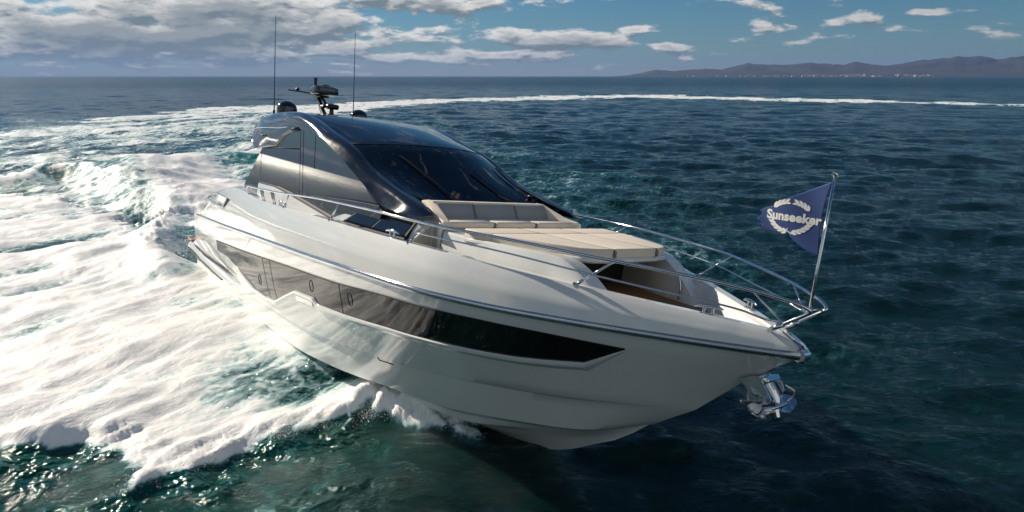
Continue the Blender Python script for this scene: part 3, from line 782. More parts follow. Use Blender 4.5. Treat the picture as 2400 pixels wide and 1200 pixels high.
# coaming below the side glass
for s in sides():
    b = MB(); rows = []
    for x, zt in ((6.2, 3.02), (7.4, 3.02), (8.4, 2.93), (9.4, 2.82), (10.4, 2.71), (11.4, 2.60), (11.9, 2.5)):
        rows.append([(x, s*2.24, 2.0), (x, s*2.15, zt-.05), (x, s*2.12, zt-.01), (x, s*1.99, zt)])
    b.grid(rows, flip=(s > 0)); c = b.build('side_coaming', 'gelcoat', yacht, 40)
    b = MB(); b.tube([(r[2][0], r[2][1], r[2][2]) for r in rows], .022, 6); b.build('coaming_trim', 'seam', c, 180)

# foredeck settee
st = MB()
st.box((13.86, 0, 2.56), (1.10, 3.24, .72), bev=.04)
sofa_base = st.build('settee_base', 'beige', yacht, 40)
for (y0, y1) in ((-1.60, -.50), (-.46, .50), (.54, 1.60)):
    b = MB(); b.box((14.03, (y0+y1)/2, 2.985), (.76, y1-y0, .12), bev=.035); b.build('seat_cushion', 'cushion', sofa_base, 60)
for y in (-.48, .52):
    b = MB(); b.box((14.03, y, 2.978), (.752, .05, .115), bev=.02); b.build('seat_band', 'piping', sofa_base, 60)
b = MB()
out = [(13.60, 3.33), (13.42, 3.33), (13.30, 3.26), (13.28, 2.9), (13.78, 2.9)]
b.prism([(x, 0, z) for x, z in out], (0, -1.36, 0), (0, 1.36, 0))
back = b.build('settee_back', 'cushion', sofa_base, 30)
for (y0, y1) in ((-1.31, -.53), (-.49, .48), (.52, 1.31)):
    b = MB(); rot = Matrix.Rotation(math.radians(27), 3, 'Y').inverted()
    b.box((13.72, (y0+y1)/2, 3.16), (.07, y1-y0, .32), rot=rot, bev=.02); b.build('back_cushion', 'cushion_shade', back, 60)
for y in (-.51, .50):
    b = MB(); b.box((13.715, y, 3.16), (.065, .045, .318), rot=rot, bev=.01); b.build('back_band', 'piping', back, 60)
for s in sides():
    b = MB()
    I = [(13.40, 1.31, 3.335), (13.60, 1.31, 3.325), (14.10, 1.34, 3.07), (14.40, 1.50, 3.05)]
    O = [(13.32, 1.43, 3.315), (13.50, 1.45, 3.32), (14.05, 1.57, 3.12), (14.41, 1.635, 3.055)]
    rows = [[(x, s*y, 2.9) for x, y, z in O], [(x, s*y, z-.02) for x, y, z in O], [(x, s*(y-.02), z) for x, y, z in O], [(x, s*(y+.01), z) for x, y, z in I], [(x, s*y, z-.03) for x, y, z in I], [(x, s*y, 2.95) for x, y, z in I]]
    b.grid(rows, flip=(s > 0)); b.f.append(tuple(i*4+3 for i in range(6))); b.f.append(tuple(i*4 for i in range(6)))
    b.build('settee_arm', 'cushion', sofa_base, 40)
    b = MB(); b.box((14.38, s*1.665, 2.78), (.10, .055, .50), bev=.015); b.build('settee_end', 'gelcoat', sofa_base, 40)

# sunpad on its raised moulding
base_out = pchip([14.55, 15.5, 16.4, 17.0, 17.75, 18.0], [1.66, 1.60, 1.46, 1.30, 1.17, 1.12])
def make_sunpad():
    root = None
    b = MB()
    prof_top = pchip([14.5, 16.6, 17.0, 17.25, 17.72, 17.98], [2.90, 2.90, 2.875, 2.78, 2.45, 2.21])
    for s in sides():
        rows = []
        for x in np.concatenate([np.linspace(14.5, 16.6, 10), np.linspace(16.8, 17.98, 14)]):
            zt = float(prof_top(x)); yo = float(base_out(x))
            rows.append([(x, s*(yo+.11), 2.19), (x, s*(yo+.05), 2.19+(zt-2.19)*.55), (x, s*yo, zt-.03), (x, s*(yo-.03), zt), (x, s*(yo-.30), zt), (x, s*(yo-.34), 2.19)])
        b.grid(rows, flip=(s > 0)); b.f.append(tuple(len(b.v)-6+i for i in range(6))); b.f.append(tuple(len(b.v)-len(rows)*6+i for i in range(6)))
    b.box((15.3, 0, 2.55), (1.5, 2.7, .68), bev=.02)
    root = b.build('sunpad_base', 'gelcoat', yacht, 35)
    b = MB(); b.box((16.08, 0, 2.53), (.05, 2.5, .62)); b.build('opening_shade_panel', 'dark_void', root, None)  # dark panel painted in for the shade inside the opening
    # lid under the cushions
    def outline(g, n=7):
        pts = [(15.06-g*.3, -1.62-g), (15.15, -1.66-g)]
        pts += [(x, -y-g) for x, y in ((15.9, 1.48), (16.6, 1.20), (17.10, .98))]
        pts += [(17.27+g*.6, -.80-g*.4), (17.35+g, -.45)]
        pts += [(17.35+g, .45), (17.27+g*.6, .80+g*.4)] + [(x, y+g) for x, y in ((17.10, .98), (16.6, 1.20), (15.9, 1.48))] + [(15.15, 1.66+g), (15.06-g*.3, 1.62+g)]
        return pts
    b = MB(); rows = []
    for g, z in ((-.06, 2.80), (.0, 2.815), (.03, 2.84), (.03, 2.872), (.0, 2.895)):
        rows.append([(x, y, z) for x, y in outline(g)])
    b.grid(rows, close=True, flip=False); n = len(rows[0]); b.f.append(tuple(len(b.v)-n+i for i in range(n))); b.f.append(tuple(range(n))[::-1])
    b.build('sunpad_lid', 'gelcoat', root, 40)
    # six cushions: clip the outline into strips
    def clip(poly, axis, val, keep_less):
        outp = []
        for i in range(len(poly)):
            a, c = poly[i], poly[(i+1) % len(poly)]
            ia = (a[axis] <= val) == keep_less; ic = (c[axis] <= val) == keep_less
            if ia: outp.append(a)
            if ia != ic:
                t = (val-a[axis])/(c[axis]-a[axis]); outp.append((a[0]+(c[0]-a[0])*t, a[1]+(c[1]-a[1])*t))
        return outp
    def inset(poly, d):
        n = len(poly); res = []
        ar = sum(poly[i][0]*poly[(i+1) % n][1]-poly[(i+1) % n][0]*poly[i][1] for i in range(n)); sg = 1 if ar > 0 else -1
        for i in range(n):
            p0, p1, p2 = (Vector(poly[(i-1) % n]), Vector(poly[i]), Vector(poly[(i+1) % n]))
            e1 = (p1-p0).normalized(); e2 = (p2-p1).normalized()
            n1 = Vector((-e1.y, e1.x))*sg; n2 = Vector((-e2.y, e2.x))*sg
            m_ = (n1+n2); m_ = m_/max(m_.dot(n1), .35)
            res.append(tuple(p1 + m_*d))
        return res, sg
    full = outline(0)
    for (x0, x1) in ((0, 15.68), (15.68, 99)):
        for (y0, y1) in ((-9, -.47), (-.47, .50), (.50, 9)):
            p = clip(clip(clip(clip(full, 0, x1, True), 0, x0, False), 1, y1, True), 1, y0, False)
            cl = [p[0]]
            for v in p[1:]:
                if (Vector(v)-Vector(cl[-1])).length > .004: cl.append(v)
            if (Vector(cl[0])-Vector(cl[-1])).length < .004: cl.pop()
            b = MB(); rows = []
            for d, z in ((.007, 2.90), (.005, 2.925), (.005, 2.985), (.006, 3.012), (.016, 3.026), (.04, 3.031)):
                ins, sg = inset(cl, d); rows.append([(x, y, z + .02*(1 if x < 15.2 else 0)*0) for x, y in ins])
            b.grid(rows, close=True, flip=(sg < 0)); n = len(cl)
            f = tuple(len(b.v)-n+i for i in range(n)); b.f.append(f if sg > 0 else f[::-1])
            b.build('sunpad_cushion', 'cushion', root, 50)
    b = MB(); b.box((16.2, -.47, 2.9665), (2.28, .022, .122)); b.build('gap_shade_strip', 'seam', root, None)  # dark strips laid in the gaps to paint the shade between cushions
    b = MB(); b.box((16.2, .50, 2.9665), (2.28, .022, .122)); b.box((15.68, 0, 2.966), (.022, 3.02, .121)); b.build('gap_shade_strip', 'seam', root, None)
    for y in (-.47, .50):
        b = MB(); b.box((17.345, y, 2.955), (.05, .055, .10), bev=.012); b.build('sunpad_band', 'piping', root, 60)
    for s in sides():
        b = MB(); b.box((15.45, s*1.60, 2.985), (.55, .05, .035), rot=Matrix.Rotation(s*-.24, 3, 'Z'), bev=.012); b.build('grab_slot', 'seam', root, 60)
    b = MB(); b.tube(smooth_path([(17.55, .86, 2.64), (17.62, .84, 2.50), (17.64, .83, 2.40), (17.62, .83, 2.24)]), .014, 7); b.build('grab_handle', 'steel', root, 180)
make_sunpad()

# ---------------- wheelhouse
ARCH = [((4.55, 4.30), (4.97, 4.10)), ((4.77, 4.52), (5.45, 3.885)), ((5.55, 4.73), (6.04, 3.955)), ((6.15, 4.80), (6.60, 4.00)), ((6.48, 4.83), (7.10, 4.045)), ((7.0, 4.85), (7.57, 4.285)), ((7.44, 4.863), (8.06, 4.43)), ((7.9, 4.855), (8.28, 4.456)), ((8.29, 4.83), (8.5, 4.465)), ((9.1, 4.67), (9.21, 4.414)), ((9.94, 4.44), (9.77, 4.325)), ((10.78, 4.225), (10.55, 4.064)), ((11.2, 4.07), (11.1, 3.862)), ((11.6, 3.88), (11.62, 3.655)), ((12.10, 3.69), (12.15, 3.435)), ((12.68, 3.53), (12.61, 3.195)), ((13.43, 3.355), (13.3, 3.10)), ((13.95, 3.225), (13.9, 3.09)), ((14.20, 3.12), (14.20, 3.085))]
def glass_y(z): return 2.02 - (z-2.9)*.03
def arch_rows(s, i0, i1):
    rows = []
    ts = np.linspace(i0, i1, (i1-i0)*3+1)
    idx = np.arange(len(ARCH))
    fo = [pchip(idx, [a[0][k] for a in ARCH]) for k in (0, 1)]; fi = [pchip(idx, [a[1][k] for a in ARCH]) for k in (0, 1)]
    for t in ts:
        o = np.array([float(fo[0](t)), float(fo[1](t))]); i_ = np.array([float(fi[0](t)), float(fi[1](t))])
        gy = float(np.interp(i_[1], [3.05, 3.3, 4.5], [1.97, 2.0, glass_y(4.5)])) + .02
        cr = float(np.interp(t, [0, 2, 8, 12, 16, 18], [1.78, 1.86, 1.86, 1.84, 1.84, 1.80]))
        bulge = float(np.interp(t, [0, 3, 8, 11, 18], [.04, .10, .06, .025, .02]))
        inw = float(np.interp(t, [0, 2, 9, 12, 16, 18], [.20, .20, .17, .16, .22, .03]))
        m1 = i_*.72+o*.28; m2 = i_*.35+o*.65
        up = float(np.interp(t, [0, 10, 18], [.03, .02, .01]))
        rows.append([(i_[0], s*(gy-.06), i_[1]), (i_[0], s*gy, i_[1]), (m1[0], s*(gy*.6+cr*.4+bulge*.8), m1[1]), (m2[0], s*(gy*.25+cr*.75+bulge), m2[1]), (o[0]*.93+i_[0]*.07, s*(cr+bulge*.45), o[1]*.93+i_[1]*.07), (o[0], s*(cr-.03), o[1]+up*.3), (o[0], s*(cr-.10), o[1]+up), (o[0], s*(cr-inw-.03), o[1]-.01+up*.5)])
    return rows
wh = MB()
# roof and windscreen: lines across the boat from aft to forward (centre x,z | edge x,z)
ROOF = [(4.55, 4.70, 4.72, 4.48), (5.2, 4.88, 5.5, 4.72), (5.9, 4.935, 6.1, 4.795), (6.5, 4.95, 6.55, 4.83), (7.5, 4.94, 7.44, 4.86), (8.5, 4.88, 8.29, 4.83), (9.5, 4.76, 9.1, 4.665), (10.45, 4.58, 9.94, 4.435), (11.45, 4.32, 10.78, 4.22), (12.0, 4.02, 11.3, 4.02), (12.5, 3.72, 11.75, 3.82), (12.95, 3.45, 12.25, 3.64), (13.32, 3.20, 12.9, 3.46), (13.5, 3.06, 13.6, 3.28)]
ridx = np.arange(len(ROOF)); RF = [pchip(ridx, [r[k] for r in ROOF]) for k in range(4)]
def roof_pt(t, u):
    """t along, u -1..1 across"""
    xc, zc, xe, ze = (float(f(t)) for f in RF); k = abs(u)**2.2
    return (xc + (xe-xc)*k, 1.72*u, zc + (ze-zc)*k)
def roof_patch(t0, t1, u0, u1, nt, nu, lift=0.0):
    b = MB(); b.grid([[tuple(np.array(roof_pt(t, u)) + np.array([0, 0, lift])) for u in np.linspace(u0, u1, nu)] for t in np.linspace(t0, t1, nt)], flip=True); return b
roof = roof_patch(0, 8, -1, 1, 40, 33).build('roof', 'roof_dark', yacht, 60)
screen = roof_patch(8, 13, -1, 1, 30, 33).build('windscreen', 'screen_glass', yacht, 60)
b = MB(); b.tube([tuple(np.array(roof_pt(8, u)) + np.array([.004, 0, .002])) for u in np.linspace(-1, 1, 41)], .008, 5); b.build('screen_seal', 'seam', screen, 180)
b = MB(); b.tube([tuple(np.array(roof_pt(12.2, u)) + np.array([.01, 0, .012])) for u in np.linspace(-.95, .95, 41)], .022, 5); b.build('screen_sill', 'black', screen, 180)
# closing wall of the roof aft
b = MB(); b.grid([[(4.55+.2*k, 1.72*u, roof_pt(0, u)[2] - .45*k) for u in np.linspace(-1, 1, 15)] for k in (0, 1)]); b.build('roof_edge', 'roof_dark', roof, 60)
for s in sides():
    b = MB(); rows = arch_rows(s, 0, 10); b.grid(rows, flip=(s > 0)); b.f.append(tuple(range(8)))
    a = b.build('side_arch', 'arch', yacht, 60)
    b = MB(); b.grid(arch_rows(s, 10, 18), flip=(s > 0)); b.f.append(tuple(len(b.v)-8+i for i in range(8))[::-1]); b.build('windscreen_pillar', 'arch_dark', yacht, 60)
    # crease line and camera on the arch
    b = MB(); b.tube(smooth_path([(4.95, s*2.03, 4.30), (5.6, s*2.05, 4.42), (6.4, s*2.05, 4.45), (7.2, s*2.03, 4.46), (7.8, s*2.0, 4.50)]), [.004] + [.012]*23 + [.004], 5); b.build('arch_crease', 'steel', a, 180)
    b = MB(); b.box((6.1, s*2.06, 4.24), (.14, .04, .05), bev=.015); b.build('arch_camera', 'black', a, 50)
    # side glass
    G = [(4.6, 2.6), (4.6, 2.85), (5.82, 3.80), (5.98, 3.96), (7.10, 4.05), (7.57, 4.30), (8.06, 4.445), (8.5, 4.478), (9.21, 4.43), (9.77, 4.335), (10.55, 4.075), (11.1, 3.875), (11.62, 3.67), (12.15, 3.45), (12.61, 3.21), (12.95, 3.04), (12.6, 2.6)]
    b = MB(); n = len(G)
    b.prism([(x, s*(glass_y(z)-.03), z) for x, z in G][::(1 if s > 0 else -1)], (0, -.0, 0), (0, s*.03, 0))
    sg = b.build('side_glass', 'side_glass', yacht, None)
    b = MB()
    for P_ in (((8.58, 4.45), (8.80, 2.75)), ((8.77, 4.45), (8.97, 2.75)), ((9.49, 4.36), (9.56, 3.60)), ((5.89, 3.84), (5.92, 2.80))):
        b.tube([(x, s*(glass_y(z)+.001), z) for x, z in P_], .007, 5)
    b.tube([(6.0, s*(glass_y(3.9)+.004), 3.905), (7.1, s*(glass_y(3.94)+.004), 3.965), (8.62, s*(glass_y(3.92)+.004), 4.0)], .016, 5)
    b.build('glass_joint', 'seam', sg, 180)
    # black frame over the aft part of the glass
    b = MB(); b.tube([(x, s*(glass_y(z)+.006), z) for x, z in ((5.65, 3.90), (6.04, 3.955), (6.6, 4.0), (7.10, 4.05), (7.57, 4.285), (8.06, 4.43), (8.5, 4.466))], .05, 6); b.build('glass_frame', 'black_gloss', sg, 180)
# wipers
for (t0, u0, t1, u1) in ((12.0, -.30, 8.9, -.62), (12.0, .52, 9.6, .20), (11.9, .86, 9.3, .80)):
    b = MB()
    pa = [Vector(roof_pt(t0+(t1-t0)*k, u0+(u1-u0)*k)) + Vector((.03, 0, .035)) for k in np.linspace(0, 1, 8)]
    b.tube(pa, .013, 6); b.tube([p + Vector((.0, .05, -.008)) for p in pa[3:]], .010, 5)
    b.box(pa[0], (.12, .10, .07), bev=.02); b.build('windscreen_wiper', 'black', screen, 50)
# tan console seen below the starboard screen
b = MB(); b.box((13.42, -1.62, 3.16), (.34, .22, .10), bev=.03); b.build('vent_box', 'beige', yacht, 50)

# ---------------- gear on the roof
m0 = Vector((5.15, 0, 4.93))
b = MB(); b.box((5.35, 0, 4.955), (1.1, .85, .05), bev=.02); mast = b.build('radar_mast', 'black', yacht, 40)
b = MB(); b.tube([(5.30, -.05, 4.96), (5.05, -.05, 5.16), (4.86, -.05, 5.42), (4.80, -.05, 5.55)], [.085, .07, .06, .06], 8); b.box((4.98, -.05, 5.50), (.55, .28, .06), bev=.02); b.tube([(5.30, .0, 5.25), (5.12, -.02, 5.40), (4.98, -.05, 5.50)], .04, 7); b.build('mast_post', 'black', mast, 40)
b = MB(); rows = []
for (g, z) in ((.80, 5.545), (.97, 5.56), (1.0, 5.60), (1.0, 5.70), (.95, 5.755), (.78, 5.785), (.3, 5.795)):
    rows.append([(5.08 + .36*g*math.copysign(abs(math.cos(a))**.55, math.cos(a)), .0 + .36*g*math.copysign(abs(math.sin(a))**.55, math.sin(a)), z) for a in np.linspace(0, 2*math.pi, 33)[:-1]])
b.grid(rows, close=True); b.f.append(tuple(len(b.v)-32+i for i in range(32))); b.f.append(tuple(range(32))[::-1]); rad = b.build('radar_scanner', 'black_gloss', mast, 40)
b = MB(); b.dome((5.05, 0.05, 5.785), .11, .06, .0); b.build('gps_mushroom', 'black', rad, 60)
b = MB(); b.tube([(4.70, -.12, 5.52), (4.70, -.12, 5.86), (4.70, -.12, 6.02)], [.045, .045, .045], 10); b.tube([(4.70, -.12, 5.99), (4.70, -.12, 6.035)], [.055, .055], 10); b.tube([(4.62, -.2, 5.55), (4.64, -.2, 5.80)], .03, 7); b.build('navigation_light', 'black', mast, 40)
b = MB(); b.tube([(4.75, -.1, 5.56), (4.45, -.42, 5.60), (4.18, -.72, 5.62)], .022, 6); b.box((4.36, -.52, 5.665), (.10, .10, .07), bev=.015); b.tube([(4.36, -.52, 5.6), (4.36, -.52, 5.66)], .02, 6); b.build('light_arm', 'black', mast, 40)
b = MB(); b.tube([(5.62, .02, 4.95), (5.62, .02, 5.17)], [.08, .055], 8); b.box((5.66, .02, 5.21), (.20, .34, .14), bev=.03); b.tube([(5.62, -.20, 5.20), (5.5, -.24, 5.20)], [.06, .045], 8); b.tube([(5.60, .02, 4.955), (5.60, .02, 4.99)], [.20, .12], 10); b.build('searchlight', 'black', mast, 40)
for s in sides():
    b = MB(); b.dome((5.15, s*1.09, 4.80), .275, .235, .22); b.build('satellite_dome', 'black_gloss', yacht, 60)
    b = MB(); b.tube([(4.50, s*1.22, 4.75), (4.46, s*1.22, 5.30), (4.33, s*1.215, 7.63)], [.022, .014, .007], 6); b.tube([(4.50, s*1.22, 4.75), (4.48, s*1.22, 4.98)], .035, 7); b.build('whip_antenna', 'black', yacht, 60)

# ---------------- rails
RZ = pchip([6.2, 8.3, 11.33, 13.6, 14.9, 16.2, 17.95, 18.6, 19.2, 19.75], [2.90, 2.95, 3.08, 3.11, 3.095, 3.08, 3.035, 3.0, 2.96, 2.905])
MZ = pchip([14.7, 15.4, 17.45, 18.64, 19.5, 19.85], [2.91, 2.91, 2.826, 2.735, 2.665, 2.60])
def rail_y(x): return float(np.interp(x, [6, 18.15, 19.0, 19.75], [float(rub_y(min(x, 18.15)))-.13, float(rub_y(18.15))-.13 + .2, .90, .50])) if x > 18.15 else float(rub_y(x)) - .13 + .2*float(sst(x, 16.5, 18.15))
for s in sides():
    path = [(6.05, s*2.38, 2.74), (6.12, s*2.40, 2.85)] + [(x, s*rail_y(x), float(RZ(x))) for x in np.linspace(6.3, 19.6, 44)]
    path += [(19.85, s*.43, 2.885), (20.08, s*.31, 2.84), (20.20, s*.235, 2.80), (20.245, s*.195, 2.76), (20.20, s*.185, 2.71), (20.0, s*.19, 2.57), (19.77, s*.20, 2.405)]
    b = MB(); b.tube(smooth_path(path, 3), .0235, 9); rail = b.build('bow_rail', 'steel', yacht, 180)
    b = MB(); b.tube(smooth_path([(x, s*(rail_y(x)+.0), float(MZ(x))) for x in np.linspace(14.75, 19.85, 24)] + [(19.98, s*.30, 2.575)], 2), .0135, 7); b.build('mid_rail', 'steel', rail, 180)
    for (x0, x1) in ((6.25, 6.5), (8.92, 9.35), (11.5, 12.02), (14.49, 15.1), (17.52, 18.15)):
        b = MB(); p0 = Vector((x0, s*(float(gun_y(x0))-.04), float(gun_z(x0))-.01)); p1 = Vector((x1, s*rail_y(x1), float(RZ(x1))))
        b.tube([p0, p1], .017, 8); b.tube([p0, p0 + (p1-p0).normalized()*.16], .025, 8); b.tube([p0, p0 + (p1-p0).normalized()*.012], .045, 10); b.build('stanchion', 'steel', rail, 180)
    for x in (7.35, 7.48, 8.15, 8.28):
        b = MB(); b.tube([(x, s*(float(gun_y(x))-.05), float(gun_z(x))-.01), (x, s*rail_y(x), float(RZ(x)))], .024, 8); b.build('gate_post', 'steel', rail, 180)
    b = MB(); p = Vector((20.0, s*.19, 2.57)); p2 = Vector((19.77, s*.20, 2.405)); b.tube([p2, p2 + (p-p2)*.75], .034, 9); b.build('rail_foot', 'steel', rail, 180)
    b = MB(); b.tube([(19.65, s*.50, 2.90), (19.98, s*.30, 2.575)], .011, 6); b.build('rail_strut', 'steel', rail, 180)
def cleat(x, s, yoff=.08, k=1.0):
    z = float(gun_z(x)); y = s*(float(gun_y(x))-yoff); ang = math.atan2(float(gun_y(x+.1)-gun_y(x-.1))*s, .2)
    R_ = Matrix.Rotation(ang, 3, 'Z'); c = Vector((x, y, z)); b = MB()
    for d in (-.05, .05): b.tube([c + R_ @ Vector((d*k, 0, -.01)), c + R_ @ Vector((d*k, 0, .085*k))], .016*k, 7)
    b.tube([c + R_ @ Vector((d*k, 0, h*k)) for d, h in ((-.17, .075), (-.12, .09), (0, .098), (.12, .09), (.17, .075))], [.010*k, .018*k, .022*k, .018*k, .010*k], 7)
    b.box(c + Vector((0, 0, .004)), (.2*k, .06*k, .012), rot=R_, bev=.004); b.build('mooring_cleat', 'steel', yacht, 60)
for s in sides():
    cleat(13.95, s, .06, 1.25); cleat(8.55, s); cleat(19.07, s, .10, 1.1)
# jackstaff
b = MB(); b.tube([(20.145, 0, 2.72), (20.155, 0, 3.2), (20.188, 0, 4.345)], [.021, .020, .017], 9)
b.tube([(20.188, 0, 4.335), (20.192, 0, 4.362)], [.018, .03], 9)
staff = b.build('jackstaff', 'steel', yacht, 180)
b = MB(); b.tube([(20.185, -.02, 4.40), (20.195, 0, 4.372), (20.20, .06, 4.352)], [.02, .034, .012], 9); b.tube([(20.16, -.012, 4.40), (20.23, .012, 4.352)], [.03, .022], 8); b.build('staff_finial', 'steel', staff, 60)
b = MB(); b.tube([(20.21, -.20, 2.745), (20.16, 0, 2.735), (20.21, .20, 2.745)], .018, 7); b.build('staff_socket', 'steel', staff, 180)

# ---------------------------------------------------------------- anchor hanging under the stem
anchor = bpy.data.objects.new('anchor', None); COL.objects.link(anchor)
anchor.matrix_world = BOAT_M @ Matrix.Translation((19.75, 0, 1.5))
tag(anchor, 'polished steel anchor hanging under the yacht bow with broad flukes spread', 'anchor')
AO = Vector((19.75, 0, 1.5))
def apart(name, b, m='galv', sm=40, parent=None):
    b.v = [tuple(Vector(p)-AO) for p in b.v]; return b.build(name, m, parent or anchor, sm)
b = MB(); cheek = [(19.45, 1.66), (19.50, 1.60), (19.57, 1.55), (19.565, 1.47), (19.68, 1.43), (19.78, 1.425), (19.88, 1.46), (19.90, 1.52), (19.84, 1.60), (19.77, 1.68), (19.70, 1.78), (19.58, 1.74)]
for y in (-.13, .10): b.prism([(x, y, z) for x, z in cheek], (0, 0, 0), (0, .03, 0))
b.tube([(19.665, -.16, 1.535), (19.665, .16, 1.535)], .045, 12); b.tube([(19.665, -.165, 1.535), (19.665, .165, 1.535)], .018, 8)
shank = apart('shank', b)
b = MB(); b.tube([(19.66, .0, 1.76), (19.70, .02, 1.70), (19.86, .04, 1.50), (19.90, .04, 1.44)], [.055, .075, .075, .05], 14); b.build
apart('shackle_barrel', b, 'steel', 60)
b = MB(); b.box((19.765, .03, 1.735), (.09, .30, .12), rot=Matrix.Rotation(math.radians(50), 3, 'Y'), bev=.015); apart('strap', b, 'steel')
b = MB(); b.prism([(19.77, .16, 1.74), (19.85, .16, 1.71), (19.90, .16, 1.61), (19.88, .16, 1.54), (19.80, .16, 1.62)], (0, 0, 0), (0, .02, 0)); apart('lug', b, 'galv')
b = MB(); b.box((19.86, 0, 1.40), (.26, .36, .05), rot=Matrix.Rotation(math.radians(-25), 3, 'Y'), bev=.015); b.tube([(19.80, -.2, 1.39), (19.80, .2, 1.39)], .028, 8)
b.tube([(19.88, .0, 1.40), (19.93, .0, 1.30), (19.925, 0, 1.24)], [.07, .055, .015], 8); apart('crown', b, 'steel')
for s in sides():
    b = MB(); rows = []
    for k in np.linspace(0, 1, 9):
        y = s*(.05+.47*k); wtop = 1.43 + .09*k; arch = .05*math.sin(k*math.pi)
        sp = np.interp(k, [0, .4, .85, 1], [.15, .17, .12, .02])
        c = np.array([19.84 + .03*k, y, 1.40 + .03*k])
        rows.append([tuple(c + np.array([.10, 0, -.04-arch])*sp/.15), tuple(c + np.array([.03, 0, -.035-arch*.4])*sp/.15), tuple(c + np.array([-.10, 0, .045])*sp/.15)])
    rows2 = [[(x+.012, y, z+.012) for x, y, z in r] for r in rows]
    b.grid(rows); b.grid(rows2, flip=True)
    b.tube([rows[i][2] for i in range(9)], .013, 6); b.tube([rows[i][0] for i in range(9)], .010, 6)
    fl = apart('fluke', b, 'steel', 40)
    b = MB(); rows = []
    for k in np.linspace(0, 1, 7):
        c = np.array([19.82 - .12*k, s*(.06+.42*k), 1.41 + .085*k]); sp = .12*(1-k*.75)
        rows.append([tuple(c + np.array([-.02, 0, .09])*sp/.12*.6), tuple(c - np.array([.02, 0, .06])*sp/.12*.6)])
    b.grid(rows); b.tube([r[0] for r in rows], .011, 6); apart('fluke_palm', b, 'galv', 60)
b = MB(); b.tube(smooth_path([(19.80, -.30, 1.40), (19.66, -.26, 1.50), (19.58, -.10, 1.60)]), .014, 6); apart('roll_bar', b, 'steel', 180)
b = MB(); b.tube(smooth_path([(19.86, .34, 1.42), (19.98, .30, 1.58), (19.90, .18, 1.68)]), .013, 6); apart('roll_bar', b, 'steel', 180)

# ---------------------------------------------------------------- the flag on the jackstaff
HF = (1.587133, .050736, 19.763413, .270617, -.525098, 3.820935, .052808, -.001637)
def flag_xz(px, py):
    a, c = (px-1860)/100, (py-510)/100; d = HF[6]*a + HF[7]*c + 1
    return (HF[0]*a + HF[1]*c + HF[2])/d, (HF[3]*a + HF[4]*c + HF[5])/d
def flag_y(px, py, off=0.0):
    u = max(0, (1950-px)/160.0); v = (py-420)/180.0
    return off + .046*u**.7*math.sin(6.5*u + 2.5*v) + .018*u*math.sin(7*v + 2.0*u) - .05*u + .03*math.sin(u*3+1)*u*v
def flag_pt(px, py, off=0.0):
    x, z = flag_xz(px, py); return (x, flag_y(px, py, off), z)
flag = bpy.data.objects.new('pennant_flag', None); COL.objects.link(flag)
flag.matrix_world = BOAT_M
tag(flag, 'navy blue flag with white laurel wreath and lettering, flying from the bow staff', 'flag')
top = pchip([0, .08, .25, .45, .62, .72, .80, .90, 1.0], [426, 431, 441, 455, 466, 474, 482, 486, 493])
FX = lambda u: 1952 - 168*u
def fold(u): return 0
hoist_x = pchip([0, .25, .5, .75, 1], [1951.5, 1935, 1926, 1921, 1918])
bot = pchip([0, .08, .22, .35, .43, .475, .50, .62, .75, .9, 1.0], [601, 596, 585, 571, 560, 554, 547, 545, 543, 538, 529])
rows = []
for u in np.linspace(0, 1, 70):
    r = []
    for v in np.linspace(0, 1, 40):
        py = float(top(u)) + (float(bot(u))-float(top(u)))*v
        hx = float(hoist_x(v)); px = hx + (1784 + 6*math.sin(v*9) - hx)*u
        r.append(flag_pt(px, py))
    rows.append(r)
b = MB(); b.grid(rows)
cloth = b.build('flag_cloth', 'navy_flag', flag, 180)
md = cloth.modifiers.new('thick', 'SOLIDIFY'); md.thickness = .0025; md.offset = 0
def text_mesh(body, width_px, x0, y0, slope, shear, name):
    cu = bpy.data.curves.new('lettering', 'FONT'); cu.body = body; cu.size = 1.0; cu.offset = .042; cu.resolution_u = 4; cu.space_character = 1.02
    tmp = bpy.data.objects.new('lettering_tmp', cu); COL.objects.link(tmp)
    bpy.context.view_layer.update()
    dg = bpy.context.evaluated_depsgraph_get(); me = tmp.evaluated_get(dg).to_mesh()
    bm = bmesh.new(); bm.from_mesh(me)
    bmesh.ops.triangulate(bm, faces=bm.faces[:])
    for _ in range(2): bmesh.ops.subdivide_edges(bm, edges=[e for e in bm.edges if e.calc_length() > .12], cuts=1); bmesh.ops.triangulate(bm, faces=bm.faces[:])
    bm.verts.ensure_lookup_table(); bm.verts.index_update()
    vs = [(v.co.x, v.co.y) for v in bm.verts]; fs = [tuple(v.index for v in f.verts) for f in bm.faces]; bm.free()
    tmp.evaluated_get(dg).to_mesh_clear(); bpy.data.objects.remove(tmp); bpy.data.curves.remove(cu)
    w_ = max(v[0] for v in vs) - min(v[0] for v in vs); mn = min(v[0] for v in vs)
    return [((v[0]-mn)/w_, v[1]/.7) for v in vs], fs
vs, fs = text_mesh('Sunseeker', 124, 0, 0, 0, 0, 'flag')
